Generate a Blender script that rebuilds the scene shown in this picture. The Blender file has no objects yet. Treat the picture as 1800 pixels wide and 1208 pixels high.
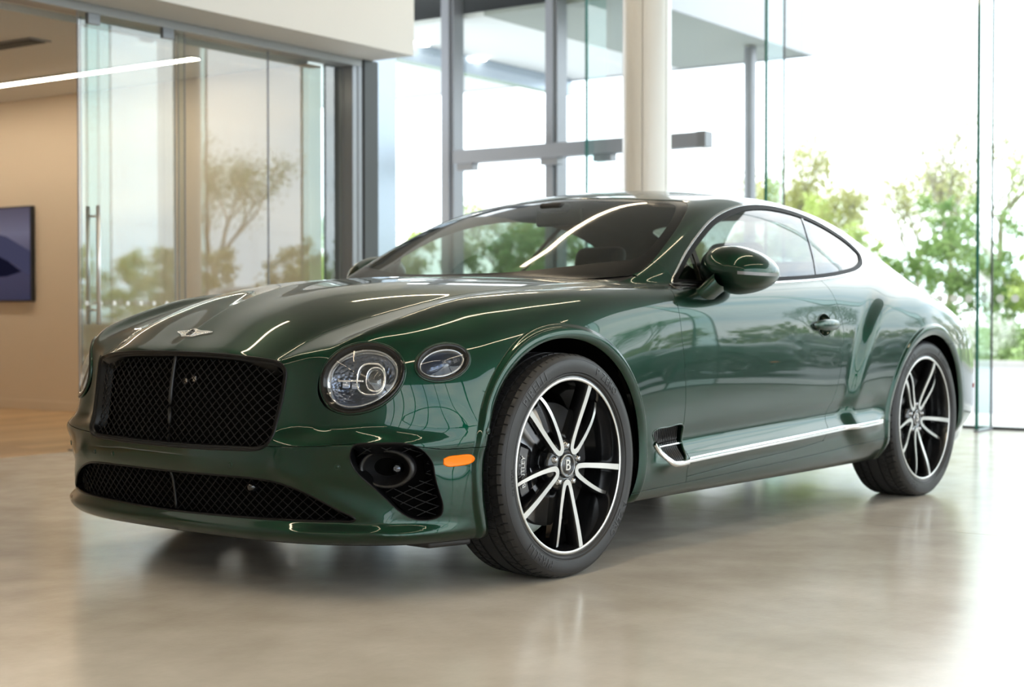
import bpy, bmesh, math, random
import numpy as np
from mathutils import Vector, Matrix, Euler

SC = bpy.context.scene
COL = SC.collection
PI = math.pi
ROT = math.radians(-3.5)           # the coupe stands turned 3.5 degrees against the room

# ---------------------------------------------------------------- camera, sky, exposure
cam_d = bpy.data.cameras.new('camera'); cam = bpy.data.objects.new('camera', cam_d); COL.objects.link(cam)
cam_d.sensor_fit = 'HORIZONTAL'; cam_d.sensor_width = 36.0; cam_d.lens = 36.0 * 2651.117 / 1800.0
cam_d.clip_start = .05; cam_d.clip_end = 400
cam.location = (-4.25288, -3.68389, .886354)
cam.rotation_mode = 'XYZ'; cam.rotation_euler = (PI / 2 - .021703, 0, .616235 - PI / 2)
cam_d.dof.use_dof = True; cam_d.dof.focus_distance = 4.75; cam_d.dof.aperture_fstop = 3.0
SC.camera = cam
SC.view_settings.view_transform = 'Standard'; SC.view_settings.look = 'None'
SC.view_settings.gamma = 1; SC.view_settings.exposure = 0.32; SC.view_settings.use_curve_mapping = False
SC.cycles.use_denoising = True
SC.cycles.max_bounces = 10; SC.cycles.diffuse_bounces = 4; SC.cycles.glossy_bounces = 5
SC.cycles.transparent_max_bounces = 24; SC.cycles.caustics_reflective = False; SC.cycles.caustics_refractive = False
SC.cycles.sample_clamp_indirect = 8.0

world = bpy.data.worlds.new('sky'); SC.world = world; world.use_nodes = True
def build_sky():
    nt = world.node_tree; nt.nodes.clear()
    out = nt.nodes.new('ShaderNodeOutputWorld'); bg = nt.nodes.new('ShaderNodeBackground')
    tc = nt.nodes.new('ShaderNodeTexCoord'); mp = nt.nodes.new('ShaderNodeMapping'); mp.inputs['Scale'].default_value = (1, 1, 3.2)
    nz = nt.nodes.new('ShaderNodeTexNoise'); nz.inputs['Scale'].default_value = 2.6; nz.inputs['Detail'].default_value = 5; nz.inputs['Roughness'].default_value = .55
    rp = nt.nodes.new('ShaderNodeValToRGB')
    e = rp.color_ramp.elements
    e[0].position = .36; e[0].color = (.62, .74, .86, 1)
    e[1].position = .60; e[1].color = (1, 1, 1, 1)
    nt.links.new(tc.outputs['Generated'], mp.inputs['Vector']); nt.links.new(mp.outputs['Vector'], nz.inputs['Vector'])
    nt.links.new(nz.outputs['Fac'], rp.inputs['Fac']); nt.links.new(rp.outputs['Color'], bg.inputs['Color'])
    bg.inputs['Strength'].default_value = 3.6
    nt.links.new(bg.outputs['Background'], out.inputs['Surface'])
build_sky()
# ---------------------------------------------------------------- materials
M = {}
def _new(name):
    m = bpy.data.materials.new(name); m.use_nodes = True; nt = m.node_tree; nt.nodes.clear()
    o = nt.nodes.new('ShaderNodeOutputMaterial'); M[name] = m
    return m, nt, o
def pbr(name, col, rough=.5, metal=0., coat=0., coat_rough=.03, spec=.5, noise=None, bump=None, emis=None, ior=1.5, aniso=0., sheen=0.):
    m, nt, o = _new(name); b = nt.nodes.new('ShaderNodeBsdfPrincipled')
    b.inputs['Base Color'].default_value = (*col, 1); b.inputs['Roughness'].default_value = rough; b.inputs['Metallic'].default_value = metal
    b.inputs['Coat Weight'].default_value = coat; b.inputs['Coat Roughness'].default_value = coat_rough
    b.inputs['Specular IOR Level'].default_value = spec; b.inputs['IOR'].default_value = ior
    if emis: b.inputs['Emission Color'].default_value = (*emis[:3], 1); b.inputs['Emission Strength'].default_value = emis[3]
    if noise:
        sc, c2, det = noise[:3]
        tc = nt.nodes.new('ShaderNodeTexCoord'); nz = nt.nodes.new('ShaderNodeTexNoise'); nz.inputs['Scale'].default_value = sc; nz.inputs['Detail'].default_value = det
        if len(noise) > 3:
            mp = nt.nodes.new('ShaderNodeMapping'); mp.inputs['Scale'].default_value = noise[3]
            nt.links.new(tc.outputs['Object'], mp.inputs['Vector']); nt.links.new(mp.outputs['Vector'], nz.inputs['Vector'])
        else: nt.links.new(tc.outputs['Object'], nz.inputs['Vector'])
        rp = nt.nodes.new('ShaderNodeValToRGB'); rp.color_ramp.elements[0].position = .35; rp.color_ramp.elements[1].position = .65
        rp.color_ramp.elements[0].color = (*col, 1); rp.color_ramp.elements[1].color = (*c2, 1)
        nt.links.new(nz.outputs['Fac'], rp.inputs['Fac']); nt.links.new(rp.outputs['Color'], b.inputs['Base Color'])
    if bump:
        kind, sc, st, dist = bump
        tc = nt.nodes.new('ShaderNodeTexCoord')
        tx = nt.nodes.new('ShaderNodeTexVoronoi' if kind == 'v' else 'ShaderNodeTexNoise'); tx.inputs['Scale'].default_value = sc
        bp = nt.nodes.new('ShaderNodeBump'); bp.inputs['Strength'].default_value = st; bp.inputs['Distance'].default_value = dist
        nt.links.new(tc.outputs['Object'], tx.inputs['Vector'])
        nt.links.new(tx.outputs['Distance' if kind == 'v' else 'Fac'], bp.inputs['Height']); nt.links.new(bp.outputs['Normal'], b.inputs['Normal'])
    nt.links.new(b.outputs['BSDF'], o.inputs['Surface'])
    return m
def glass(name, tint, ior=1.5, rough=0., gain=1.0, refl=(1, 1, 1)):
    """thin pane: coloured see-through plus a mirror weighted by fresnel"""
    m, nt, o = _new(name)
    tr = nt.nodes.new('ShaderNodeBsdfTransparent'); tr.inputs['Color'].default_value = (*tint, 1)
    gl = nt.nodes.new('ShaderNodeBsdfGlossy'); gl.inputs['Roughness'].default_value = rough; gl.inputs['Color'].default_value = (*refl, 1)
    fr = nt.nodes.new('ShaderNodeFresnel'); fr.inputs['IOR'].default_value = ior
    ge = nt.nodes.new('ShaderNodeNewGeometry'); mx = nt.nodes.new('ShaderNodeMix'); mx.data_type = 'FLOAT'
    # same fresnel from both faces of the sheet
    iv = nt.nodes.new('ShaderNodeMath'); iv.operation = 'DIVIDE'; iv.inputs[0].default_value = 1; iv.inputs[1].default_value = ior
    mx.inputs[2].default_value = ior; nt.links.new(iv.outputs[0], mx.inputs[3]); nt.links.new(ge.outputs['Backfacing'], mx.inputs[0])
    nt.links.new(mx.outputs[0], fr.inputs['IOR'])
    mu = nt.nodes.new('ShaderNodeMath'); mu.operation = 'MULTIPLY'; mu.use_clamp = True; mu.inputs[1].default_value = gain
    nt.links.new(fr.outputs['Fac'], mu.inputs[0])
    ms = nt.nodes.new('ShaderNodeMixShader'); nt.links.new(mu.outputs[0], ms.inputs['Fac'])
    nt.links.new(tr.outputs[0], ms.inputs[1]); nt.links.new(gl.outputs[0], ms.inputs[2]); nt.links.new(ms.outputs[0], o.inputs['Surface'])
    return m
def emit(name, col, s):
    m, nt, o = _new(name); e = nt.nodes.new('ShaderNodeEmission'); e.inputs['Color'].default_value = (*col, 1); e.inputs['Strength'].default_value = s
    nt.links.new(e.outputs[0], o.inputs['Surface']); return m

pbr('paint', (.0004, .026, .0130), .34, 1.0, .90, .008, spec=0.)
pbr('paint_dark', (.010, .012, .011), .5)
pbr('black_gloss', (.006, .006, .007), .10, 0, .6, .03)
pbr('frit_black', (.004, .004, .004), .25, spec=.25)
pbr('strip_lens', (.22, .22, .22), .25, .3)
pbr('seal_black', (.004, .004, .004), .5, spec=.12)
pbr('black_satin', (.012, .012, .013), .38)
pbr('black_matte', (.006, .006, .006), .8, spec=.2)
pbr('void', (.002, .002, .002), .9, spec=.05)
pbr('grille_wire', (.008, .008, .009), .5, spec=.3)
pbr('black_frame', (.004, .004, .0045), .30, spec=.22)
pbr('chrome', (.86, .87, .88), .06, 1.0)
pbr('chrome_dark', (.42, .43, .45), .10, 1.0)
pbr('alloy', (.62, .61, .59), .30, 1.0)
pbr('alloy_black', (.010, .010, .011), .14, 0, .8, .03)
pbr('steel_disc', (.40, .40, .41), .34, 1.0)
pbr('rubber', (.015, .015, .0165), .46, spec=.5)
pbr('rubber_wall', (.020, .020, .022), .46, spec=.5)
pbr('rubber_letter', (.040, .040, .043), .38)
pbr('leather', (.016, .012, .010), .48, bump=('n', 260, .15, .001))
pbr('leather_tan', (.060, .052, .040), .6)
pbr('trim_liner', (.045, .043, .038), .75)
pbr('white_print', (.75, .75, .74), .4)
pbr('badge_silver', (.78, .78, .77), .22, 1.0)
pbr('amber', (1.0, .22, .0), .25, 0, .2, .05, spec=.25, emis=(1.0, .22, .0, .12), bump=('n', 160, .12, .001))
pbr('red_lens', (.35, .01, .01), .15, 0, .5)
pbr('lamp_black', (.004, .004, .004), .12, spec=.4)
pbr('reflector', (.15, .17, .215), .16, 1.0, bump=('v', 95, .55, .004))
pbr('lamp_module', (.42, .48, .62), .12, .9)
glass('lamp_lens', (.96, .97, .98), 1.45)
glass('car_glass', (.42, .48, .45), 1.52, gain=1.4)
glass('screen_glass', (.52, .60, .55), 1.52, gain=.75)
glass('lens_glass', (.80, .85, .92), 1.6, gain=2.0)
# ---------------------------------------------------------------- object helpers
def tag(o, label=None, cat=None, group=None, kind=None):
    if label: o['label'] = label
    if cat: o['category'] = cat
    if group: o['group'] = group
    if kind: o['kind'] = kind
    return o
def empty(name, loc=(0, 0, 0), rz=0., parent=None):
    o = bpy.data.objects.new(name, None); o.location = loc; o.rotation_euler = (0, 0, rz); o.empty_display_size = .1
    COL.objects.link(o)
    if parent: o.parent = parent
    return o
def link(name, me, parent=None, loc=None, rot=None):
    o = bpy.data.objects.new(name, me); COL.objects.link(o)
    if parent: o.parent = parent
    if loc is not None: o.location = loc
    if rot is not None: o.rotation_euler = rot
    return o
def mesh(name, V, F, mat, N=None, smooth=True):
    V = np.asarray(V, float); me = bpy.data.meshes.new(name)
    if isinstance(F, np.ndarray):
        k = F.shape[1]; F = np.ascontiguousarray(F, np.int32)
        me.vertices.add(len(V)); me.vertices.foreach_set('co', V.astype(np.float32).ravel())
        me.loops.add(F.size); me.loops.foreach_set('vertex_index', F.ravel())
        me.polygons.add(len(F)); me.polygons.foreach_set('loop_start', np.arange(0, F.size, k, dtype=np.int32))
        me.update(calc_edges=True); me.validate()
    else:
        me.from_pydata([tuple(v) for v in V], [], [tuple(f) for f in F]); me.update()
    me.polygons.foreach_set('use_smooth', [bool(smooth)] * len(me.polygons))
    if N is not None and len(me.vertices) == len(N): me.normals_split_custom_set_from_vertices(np.asarray(N, np.float32))
    for m in (mat if isinstance(mat, (list, tuple)) else [mat]): me.materials.append(M[m])
    return me
def part(name, V, F, mat, parent=None, N=None, smooth=True, loc=None, rot=None):
    return link(name, mesh(name, V, F, mat, N, smooth), parent, loc, rot)
class MB:
    """collects shapes and links them as one mesh"""
    def __init__(s): s.V = []; s.F = []; s.S = []
    def add(s, V, F, smooth=False):
        n = len(s.V); s.V += [tuple(v) for v in V]; s.F += [tuple(int(i) + n for i in f) for f in F]; s.S += [smooth] * len(F); return s
    def box(s, lo, hi, bev=0.):
        (x0, y0, z0), (x1, y1, z1) = lo, hi
        if bev <= 0:
            V = [(x0,y0,z0),(x1,y0,z0),(x1,y1,z0),(x0,y1,z0),(x0,y0,z1),(x1,y0,z1),(x1,y1,z1),(x0,y1,z1)]
            return s.add(V, [(3,2,1,0),(4,5,6,7),(0,1,5,4),(1,2,6,5),(2,3,7,6),(3,0,4,7)])
        bm = bmesh.new(); bmesh.ops.create_cube(bm, size=1)
        for v in bm.verts: v.co = Vector(((x0+x1)/2 + v.co.x*(x1-x0), (y0+y1)/2 + v.co.y*(y1-y0), (z0+z1)/2 + v.co.z*(z1-z0)))
        bmesh.ops.bevel(bm, geom=bm.edges[:], offset=bev, segments=2, affect='EDGES', profile=.5)
        return s.bm(bm)
    def bm(s, bm, smooth=False):
        bm.verts.index_update(); s.add([tuple(v.co) for v in bm.verts], [[v.index for v in f.verts] for f in bm.faces], smooth); bm.free(); return s
    def tube(s, pts, r, n=6, closed=False, smooth=True, caps=True):
        V, F = tube(pts, r, n, closed, caps); return s.add(V, F, smooth)
    def lathe(s, prof, n=32, axis='z', c=(0, 0, 0), smooth=True):
        V, F = lathe(prof, n, axis, c); return s.add(V, F, smooth)
    def build(s, name, mat, parent=None, loc=None, rot=None):
        me = bpy.data.meshes.new(name); me.from_pydata(s.V, [], s.F); me.update()
        me.polygons.foreach_set('use_smooth', s.S)
        for m in (mat if isinstance(mat, (list, tuple)) else [mat]): me.materials.append(M[m])
        return link(name, me, parent, loc, rot)
def tube(pts, r, n=6, closed=False, caps=True):
    P = np.asarray(pts, float); m = len(P)
    R = np.broadcast_to(np.asarray(r, float), (m,))
    t = np.roll(P, -1, 0) - np.roll(P, 1, 0)
    if not closed: t[0] = P[1] - P[0]; t[-1] = P[-1] - P[-2]
    t /= np.maximum(np.linalg.norm(t, axis=1), 1e-9)[:, None]
    u = np.cross(t, [0, 0, 1.]); bad = np.linalg.norm(u, axis=1) < .08
    u[bad] = np.cross(t[bad], [1., 0, 0]); u /= np.linalg.norm(u, axis=1)[:, None]; v = np.cross(t, u)
    a = np.arange(n) * 2 * PI / n
    V = (P[:, None] + R[:, None, None] * (np.cos(a)[None, :, None] * u[:, None] + np.sin(a)[None, :, None] * v[:, None])).reshape(-1, 3)
    F = []
    for i in range(m if closed else m - 1):
        j = (i + 1) % m
        for k in range(n):
            l = (k + 1) % n; F.append((i * n + k, i * n + l, j * n + l, j * n + k))
    if caps and not closed:
        F.append(tuple(range(n))[::-1]); F.append(tuple((m - 1) * n + k for k in range(n)))
    return V, F
def lathe(prof, n=32, axis='z', c=(0, 0, 0)):
    """prof: (radius, height); revolved around the axis"""
    V = []; F = []; m = len(prof)
    for k in range(n):
        a = 2 * PI * k / n; ca, sa = math.cos(a), math.sin(a)
        for r, h in prof:
            p = (r * ca, r * sa, h) if axis == 'z' else ((r * ca, h, r * sa) if axis == 'y' else (h, r * ca, r * sa))
            V.append((p[0] + c[0], p[1] + c[1], p[2] + c[2]))
    for k in range(n):
        l = (k + 1) % n
        for i in range(m - 1):
            f = (k * m + i, l * m + i, l * m + i + 1, k * m + i + 1)
            F.append(f if axis != 'y' else f[::-1])
    return V, F
def sweep(P, Nn, prof, closed=True, inward=None):
    """profile (inward, height) carried along a surface curve"""
    P = np.asarray(P, float); m = len(P)
    t = np.roll(P, -1, 0) - np.roll(P, 1, 0)
    if not closed: t[0] = P[1] - P[0]; t[-1] = P[-1] - P[-2]
    t /= np.linalg.norm(t, axis=1)[:, None]
    w = np.cross(Nn, t); w /= np.linalg.norm(w, axis=1)[:, None]
    if inward is None:
        c = P.mean(0)
        if ((c - P) * w).sum() < 0: w = -w
    elif inward < 0: w = -w
    k = len(prof); pr = np.asarray(prof, float)
    V = (P[:, None] + pr[None, :, :1] * w[:, None] + pr[None, :, 1:] * Nn[:, None]).reshape(-1, 3)
    flip = ((np.cross(t[0], w[0]) * Nn[0]).sum() < 0)
    F = []
    for i in range(m if closed else m - 1):
        j = (i + 1) % m
        for q in range(k - 1):
            f = (i * k + q, j * k + q, j * k + q + 1, i * k + q + 1); F.append(f[::-1] if flip else f)
    return V, np.array(F)
def mirror(V): V = np.array(V, float); V[:, 1] *= -1; return V
def flipF(F): return F[:, ::-1] if isinstance(F, np.ndarray) else [tuple(f)[::-1] for f in F]
def text_geo(s, size=.1, ext=.002, align='CENTER', res=3, shear=0., space=1.):
    c = bpy.data.curves.new('t', 'FONT'); c.body = s; c.size = size; c.extrude = ext; c.align_x = align; c.align_y = 'CENTER'; c.resolution_u = res; c.shear = shear; c.space_character = space
    o = bpy.data.objects.new('t', c); COL.objects.link(o)
    dg = bpy.context.evaluated_depsgraph_get(); me = bpy.data.meshes.new_from_object(o.evaluated_get(dg))
    V = np.array([v.co[:] for v in me.vertices]); F = [tuple(p.vertices) for p in me.polygons]
    bpy.data.objects.remove(o); bpy.data.curves.remove(c); bpy.data.meshes.remove(me)
    return V, F
def poly_prism(pts, h0, h1):
    """2-D outline -> solid between heights h0 and h1 (x, y, h)"""
    bm = bmesh.new(); vs = [bm.verts.new((p[0], p[1], h1)) for p in pts]; f = bm.faces.new(vs)
    bmesh.ops.triangulate(bm, faces=[f]); bm.normal_update()
    n = len(pts); bm.verts.index_update()
    F = [[v.index for v in g.verts] for g in bm.faces]
    if sum(g.normal.z for g in bm.faces) < 0: F = [g[::-1] for g in F]
    V = [(p[0], p[1], h1) for p in pts] + [(p[0], p[1], h0) for p in pts]
    a = sum(pts[i][0] * pts[(i + 1) % n][1] - pts[(i + 1) % n][0] * pts[i][1] for i in range(n))
    for i in range(n):
        j = (i + 1) % n; q = (i, n + i, n + j, j); F.append(q if a > 0 else q[::-1])
    bm.free(); return V, F
# ---------------------------------------------------------------- the showroom (room frame: x to the glazed end, y to the back office)
def concrete():
    m, nt, o = _new('concrete'); b = nt.nodes.new('ShaderNodeBsdfPrincipled'); tc = nt.nodes.new('ShaderNodeTexCoord')
    def noise(sc, det, rough=.5, scale=(1, 1, 1)):
        mp = nt.nodes.new('ShaderNodeMapping'); mp.inputs['Scale'].default_value = scale
        n = nt.nodes.new('ShaderNodeTexNoise'); n.inputs['Scale'].default_value = sc; n.inputs['Detail'].default_value = det; n.inputs['Roughness'].default_value = rough
        nt.links.new(tc.outputs['Object'], mp.inputs['Vector']); nt.links.new(mp.outputs['Vector'], n.inputs['Vector']); return n
    n1 = noise(1.1, 8, .62); n2 = noise(4.2, 8, .62); n3 = noise(60, 4)
    r1 = nt.nodes.new('ShaderNodeValToRGB'); e = r1.color_ramp.elements
    e[0].position = .33; e[0].color = (.57, .525, .455, 1); e[1].position = .68; e[1].color = (.71, .665, .595, 1)
    r2 = nt.nodes.new('ShaderNodeValToRGB'); e = r2.color_ramp.elements
    e[0].position = .36; e[0].color = (.86, .84, .82, 1); e[1].position = .62; e[1].color = (1, 1, 1, 1)
    mx = nt.nodes.new('ShaderNodeMix'); mx.data_type = 'RGBA'; mx.blend_type = 'MULTIPLY'; mx.inputs[0].default_value = .6
    nt.links.new(n1.outputs['Fac'], r1.inputs['Fac']); nt.links.new(n2.outputs['Fac'], r2.inputs['Fac'])
    nt.links.new(r1.outputs['Color'], mx.inputs[6]); nt.links.new(r2.outputs['Color'], mx.inputs[7]); nt.links.new(mx.outputs[2], b.inputs['Base Color'])
    rr = nt.nodes.new('ShaderNodeMapRange'); rr.inputs['To Min'].default_value = .11; rr.inputs['To Max'].default_value = .27
    nt.links.new(n2.outputs['Fac'], rr.inputs['Value']); nt.links.new(rr.outputs['Result'], b.inputs['Roughness'])
    bp = nt.nodes.new('ShaderNodeBump'); bp.inputs['Strength'].default_value = .04; bp.inputs['Distance'].default_value = .01
    nt.links.new(n3.outputs['Fac'], bp.inputs['Height']); nt.links.new(bp.outputs['Normal'], b.inputs['Normal'])
    b.inputs['Specular IOR Level'].default_value = .32
    nt.links.new(b.outputs['BSDF'], o.inputs['Surface'])
concrete()
pbr('oak_a', (.60, .40, .215), .38, noise=(7, (.52, .33, .165), 6, (.5, 9, 1)))
pbr('oak_b', (.53, .345, .175), .38, noise=(7, (.46, .285, .14), 6, (.5, 9, 1)))
pbr('oak_c', (.66, .455, .25), .38, noise=(7, (.58, .38, .20), 6, (.5, 9, 1)))
pbr('wall_beige', (.70, .58, .44), .85)
pbr('plaster_white', (.70, .70, .69), .8)
pbr('ceiling_white', (.50, .49, .46), .85)
pbr('column_white', (.80, .78, .74), .30, coat=.3, coat_rough=.15)
pbr('frame_grey', (.27, .285, .315), .38, .35)
pbr('frame_dark', (.050, .055, .058), .45, .2)
pbr('frame_light', (.24, .25, .27), .35, .5)
pbr('panel_blue', (.36, .43, .51), .22, .55)
pbr('track_grey', (.33, .335, .34), .4, .4)
pbr('steel', (.74, .74, .73), .34, .85)
pbr('joint_dark', (.06, .055, .05), .9)
pbr('dot_white', (.82, .84, .84), .6)
pbr('glass_edge', (.004, .115, .085), .12, 0, .5)
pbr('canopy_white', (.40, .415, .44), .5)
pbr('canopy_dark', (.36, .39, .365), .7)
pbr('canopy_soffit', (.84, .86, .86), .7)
pbr('asphalt', (.37, .37, .385), .85, noise=(30, (.31, .31, .325), 4))
pbr('kerb', (.46, .44, .41), .85)
pbr('paving', (.66, .65, .63), .8)
pbr('grass', (.16, .27, .05), .9, noise=(3, (.22, .33, .08), 5))
glass('pane_clear', (.93, .965, .955), 1.5, gain=1.0)
glass('pane_partition', (.84, .90, .885), 1.52, gain=2.4, refl=(.93, .98, 1.0))
glass('pane_fin', (.72, .90, .87), 1.5, gain=1.2)
emit('led_warm', (1.0, .82, .58), 22.0)
emit('led_office', (1.0, .87, .69), 25.0)
emit('downlight', (1.0, .96, .90), 14.0)
def screen_mat():
    """the picture on the wall screen: a dim violet car study, soft bands of light"""
    m, nt, o = _new('screen_picture'); tc = nt.nodes.new('ShaderNodeTexCoord'); sp = nt.nodes.new('ShaderNodeSeparateXYZ')
    nt.links.new(tc.outputs['Object'], sp.inputs[0])
    r = nt.nodes.new('ShaderNodeValToRGB'); e = r.color_ramp.elements
    e[0].position = 0; e[0].color = (.012, .018, .055, 1); e[1].position = 1; e[1].color = (.050, .048, .085, 1)
    x = e.new(.45); x.color = (.030, .032, .075, 1); x = e.new(.72); x.color = (.105, .105, .165, 1)
    mr = nt.nodes.new('ShaderNodeMapRange'); mr.inputs['From Min'].default_value = -.42; mr.inputs['From Max'].default_value = .42
    nt.links.new(sp.outputs[2], mr.inputs['Value']); nt.links.new(mr.outputs['Result'], r.inputs['Fac'])
    b = nt.nodes.new('ShaderNodeBsdfPrincipled'); b.inputs['Base Color'].default_value = (.005, .005, .007, 1); b.inputs['Roughness'].default_value = .25
    b.inputs['Emission Strength'].default_value = .9; nt.links.new(r.outputs['Color'], b.inputs['Emission Color'])
    nt.links.new(b.outputs[0], o.inputs['Surface'])
screen_mat()
emit('picture_dark', (.006, .006, .016), .9); emit('picture_mid', (.045, .045, .085), .9)

XG, YP, ZC = 7.0, 4.06, 4.6          # glazed end, partition line, ceiling height
XW, YS = -10.0, -9.6                 # far ends behind the camera
def S(mb, name, mat, parent=None, **k):
    o = mb.build(name, mat, parent)
    if parent is None: o['kind'] = 'structure'
    return o
def build_room():
    # polished concrete in sawn bays
    fl = empty('floor'); fl['kind'] = 'structure'
    xs = [XW, -5.0, 1.69, XG]; ys = [YS, -5.2, YP]; j = .0025
    for a, b in zip(xs, xs[1:]):
        for c, d in zip(ys, ys[1:]): MB().box((a + j, c + j, -.12), (b - j, d - j, 0)).build('floor_bay', 'concrete', fl)
    MB().box((XW, YS, -.16), (XG, YP, -.121)).build('floor_joint', 'joint_dark', fl)
    # oak boards of the office
    wf = empty('floor_office'); wf['kind'] = 'structure'; rnd = random.Random(4)
    w = .19; k = 0; y = YP + .004
    while y < 9.4:
        x = 4.3 - rnd.uniform(.2, 2.0); x1 = 4.3
        while x1 > -4.0:
            x0 = max(x, -4.0); MB().box((x0 + .0012, y + .0012, -.10), (x1 - .0012, y + w - .0012, rnd.uniform(-.0012, 0))).build('floor_board', rnd.choice(['oak_a', 'oak_b', 'oak_c']), wf)
            x1 = x0; x = x0 - rnd.uniform(1.5, 2.3)
        y += w
    # office shell
    S(MB().box((4.30, YP + .22, 0), (4.44, 9.6, 2.778)), 'wall_office', 'wall_beige')
    S(MB().box((4.285, YP + .22, 0), (4.299, 9.6, .085), .003), 'baseboard_office', 'wall_beige')
    S(MB().box((-4.1, 9.6, 0), (4.44, 9.7, 2.778)), 'wall_back', 'wall_beige')
    S(MB().box((-4.2, YP, 0), (-4.05, 9.7, 2.778)), 'wall_left', 'wall_beige')
    S(MB().box((-4.2, 4.42, 2.779), (4.44, 9.7, 2.86)), 'ceiling_office', 'plaster_white')
    # showroom shell
    S(MB().box((XW, 3.56, 2.82), (4.69, 4.415, ZC)), 'trim_bulkhead', 'plaster_white')
    S(MB().box((XW - .2, YS - .2, ZC), (XG + .1, 10.0, ZC + .2)), 'ceiling', 'ceiling_white')
    S(MB().box((XW - .15, YS, 0), (XW, YP + .3, ZC)), 'wall_west', 'plaster_white')
    S(MB().box((XW, YP + .02, 0), (-4.2, YP + .25, 2.82)), 'wall_north', 'plaster_white')
    S(MB().box((XW, 3.985, 2.762), (4.585, 4.135, 2.819), .004), 'trim_track', 'track_grey')
    # partition post and the metal pilaster beside it
    S(MB().box((4.475, 3.99, 0), (4.530, 4.13, 2.762), .003).box((4.535, 3.985, 0), (4.585, 4.135, 2.762), .003), 'trim_post_light', 'frame_light')
    S(MB().box((4.590, 3.97, 0), (4.755, 4.40, 2.819), .004), 'trim_post_dark', 'frame_dark')
    S(MB().box((4.760, 4.06, 0), (4.835, 4.40, ZC)).box((4.840, 4.065, 0), (5.085, 4.40, ZC)), 'trim_pilaster', 'panel_blue')
    # column with its shadow joint
    col = empty('column', (5.0, 1.705, 0)); col['kind'] = 'structure'
    R = .171; a0 = math.radians(-98)
    for name, t0, t1, n in (('column_shell', a0 + .03, a0 + 2 * PI - 1.10, 48), ('column_shell', a0 - 1.07, a0 - .03, 18)):
        tt = np.linspace(t0, t1, n); P = [(R * math.cos(t), R * math.sin(t)) for t in tt] + [((R - .02) * math.cos(t), (R - .02) * math.sin(t)) for t in tt[::-1]]
        V, F = poly_prism(P, 0.0, ZC); mb = MB(); mb.add(V, F); mb.build(name, 'column_white', col)
    MB().lathe([(.148, 0.), (.148, ZC)], 40).build('column_core', 'column_white', col)
    # ceiling light lines
    for i, (x0, x1, y) in enumerate(LEDS):
        o = MB().box((x0, y - .035, ZC - .022), (x1, y + .035, ZC - .002)).build('ceiling_light', 'led_warm')
        tag(o, ['warm light line in the showroom ceiling, seen mirrored in the bonnet', 'warm light line in the showroom ceiling, seen mirrored in the windscreen', 'warm light line in the showroom ceiling, seen mirrored in the fender', 'warm light line in the showroom ceiling, nearest the south glazing'][i], 'light', 'showroom ceiling lines')
    o = MB().box((-7.6, -8.0, ZC - .022), (-7.53, 2.4, ZC - .002)).build('ceiling_light', 'led_warm'); tag(o, 'warm light line across the showroom ceiling, mirrored below the headlamp', 'light', 'showroom ceiling lines')
    t = empty('office_light', (3.59, 4.75, 2.778)); tag(t, 'long warm light line recessed in the office ceiling', 'light')
    MB().box((-.055, 0, -.012), (.055, 4.7, -.003), .001).build('light_frame', 'plaster_white', t); MB().box((-.036, .01, -.017), (.036, 4.68, -.0125)).build('diffuser', 'led_office', t)
    t = empty('ceiling_vent', (2.45, 5.08, 2.778)); tag(t, 'slotted dark air vent in the office ceiling', 'vent')
    MB().box((-.09, 0, -.010), (.09, .9, -.002), .002).build('vent_frame', 'track_grey', t)
    for k in range(4): MB().box((-.066 + k * .036, .03, -.018), (-.046 + k * .036, .87, -.011)).build('slat', 'frame_dark', t)
    # wall screen
    t = empty('wall_screen', (4.298, 8.345, 1.397)); tag(t, 'wide flat screen on the beige wall showing a dim violet car study', 'screen')
    MB().box((-.045, -.752, -.428), (0, .752, .428), .006).build('screen_case', 'black_satin', t)
    MB().box((-.0475, -.738, -.414), (-.0455, .738, .414)).build('picture', 'screen_picture', t)
    V, F = poly_prism([(-.738, -.20), (-.55, -.10), (-.30, -.02), (.0, .06), (.3, .05), (.5, -.06), (.738, -.10), (.738, .10), (.4, .22), (0, .24), (-.4, .16), (-.738, .02)], 0, .0006)
    part('picture_shape', [(-.0478 - v[2], v[0], v[1]) for v in V], flipF(F), 'picture_mid', t, smooth=False)
    V, F = poly_prism([(-.62, -.16), (-.40, -.20), (.2, -.22), (.738, -.26), (.738, -.04), (.4, .03), (.1, .06), (-.15, .03), (-.42, -.06)], 0, .0006)
    part('picture_car', [(-.0486 - v[2], v[0], v[1]) for v in V], flipF(F), 'picture_dark', t, smooth=False)

def dots(mb, pts, r, nrm):
    """flat round dots: nrm 'x' or 'y' is the pane's normal"""
    a = np.arange(14) * 2 * PI / 14
    for p in pts:
        for s in (-1,):
            V = [(p[0] + s * .0005, p[1] + r * math.cos(t), p[2] + r * math.sin(t)) if nrm == 'x' else (p[0] + r * math.cos(t), p[1] + s * .0005, p[2] + r * math.sin(t)) for t in a]
            mb.add(V, [tuple(range(14))])

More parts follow.
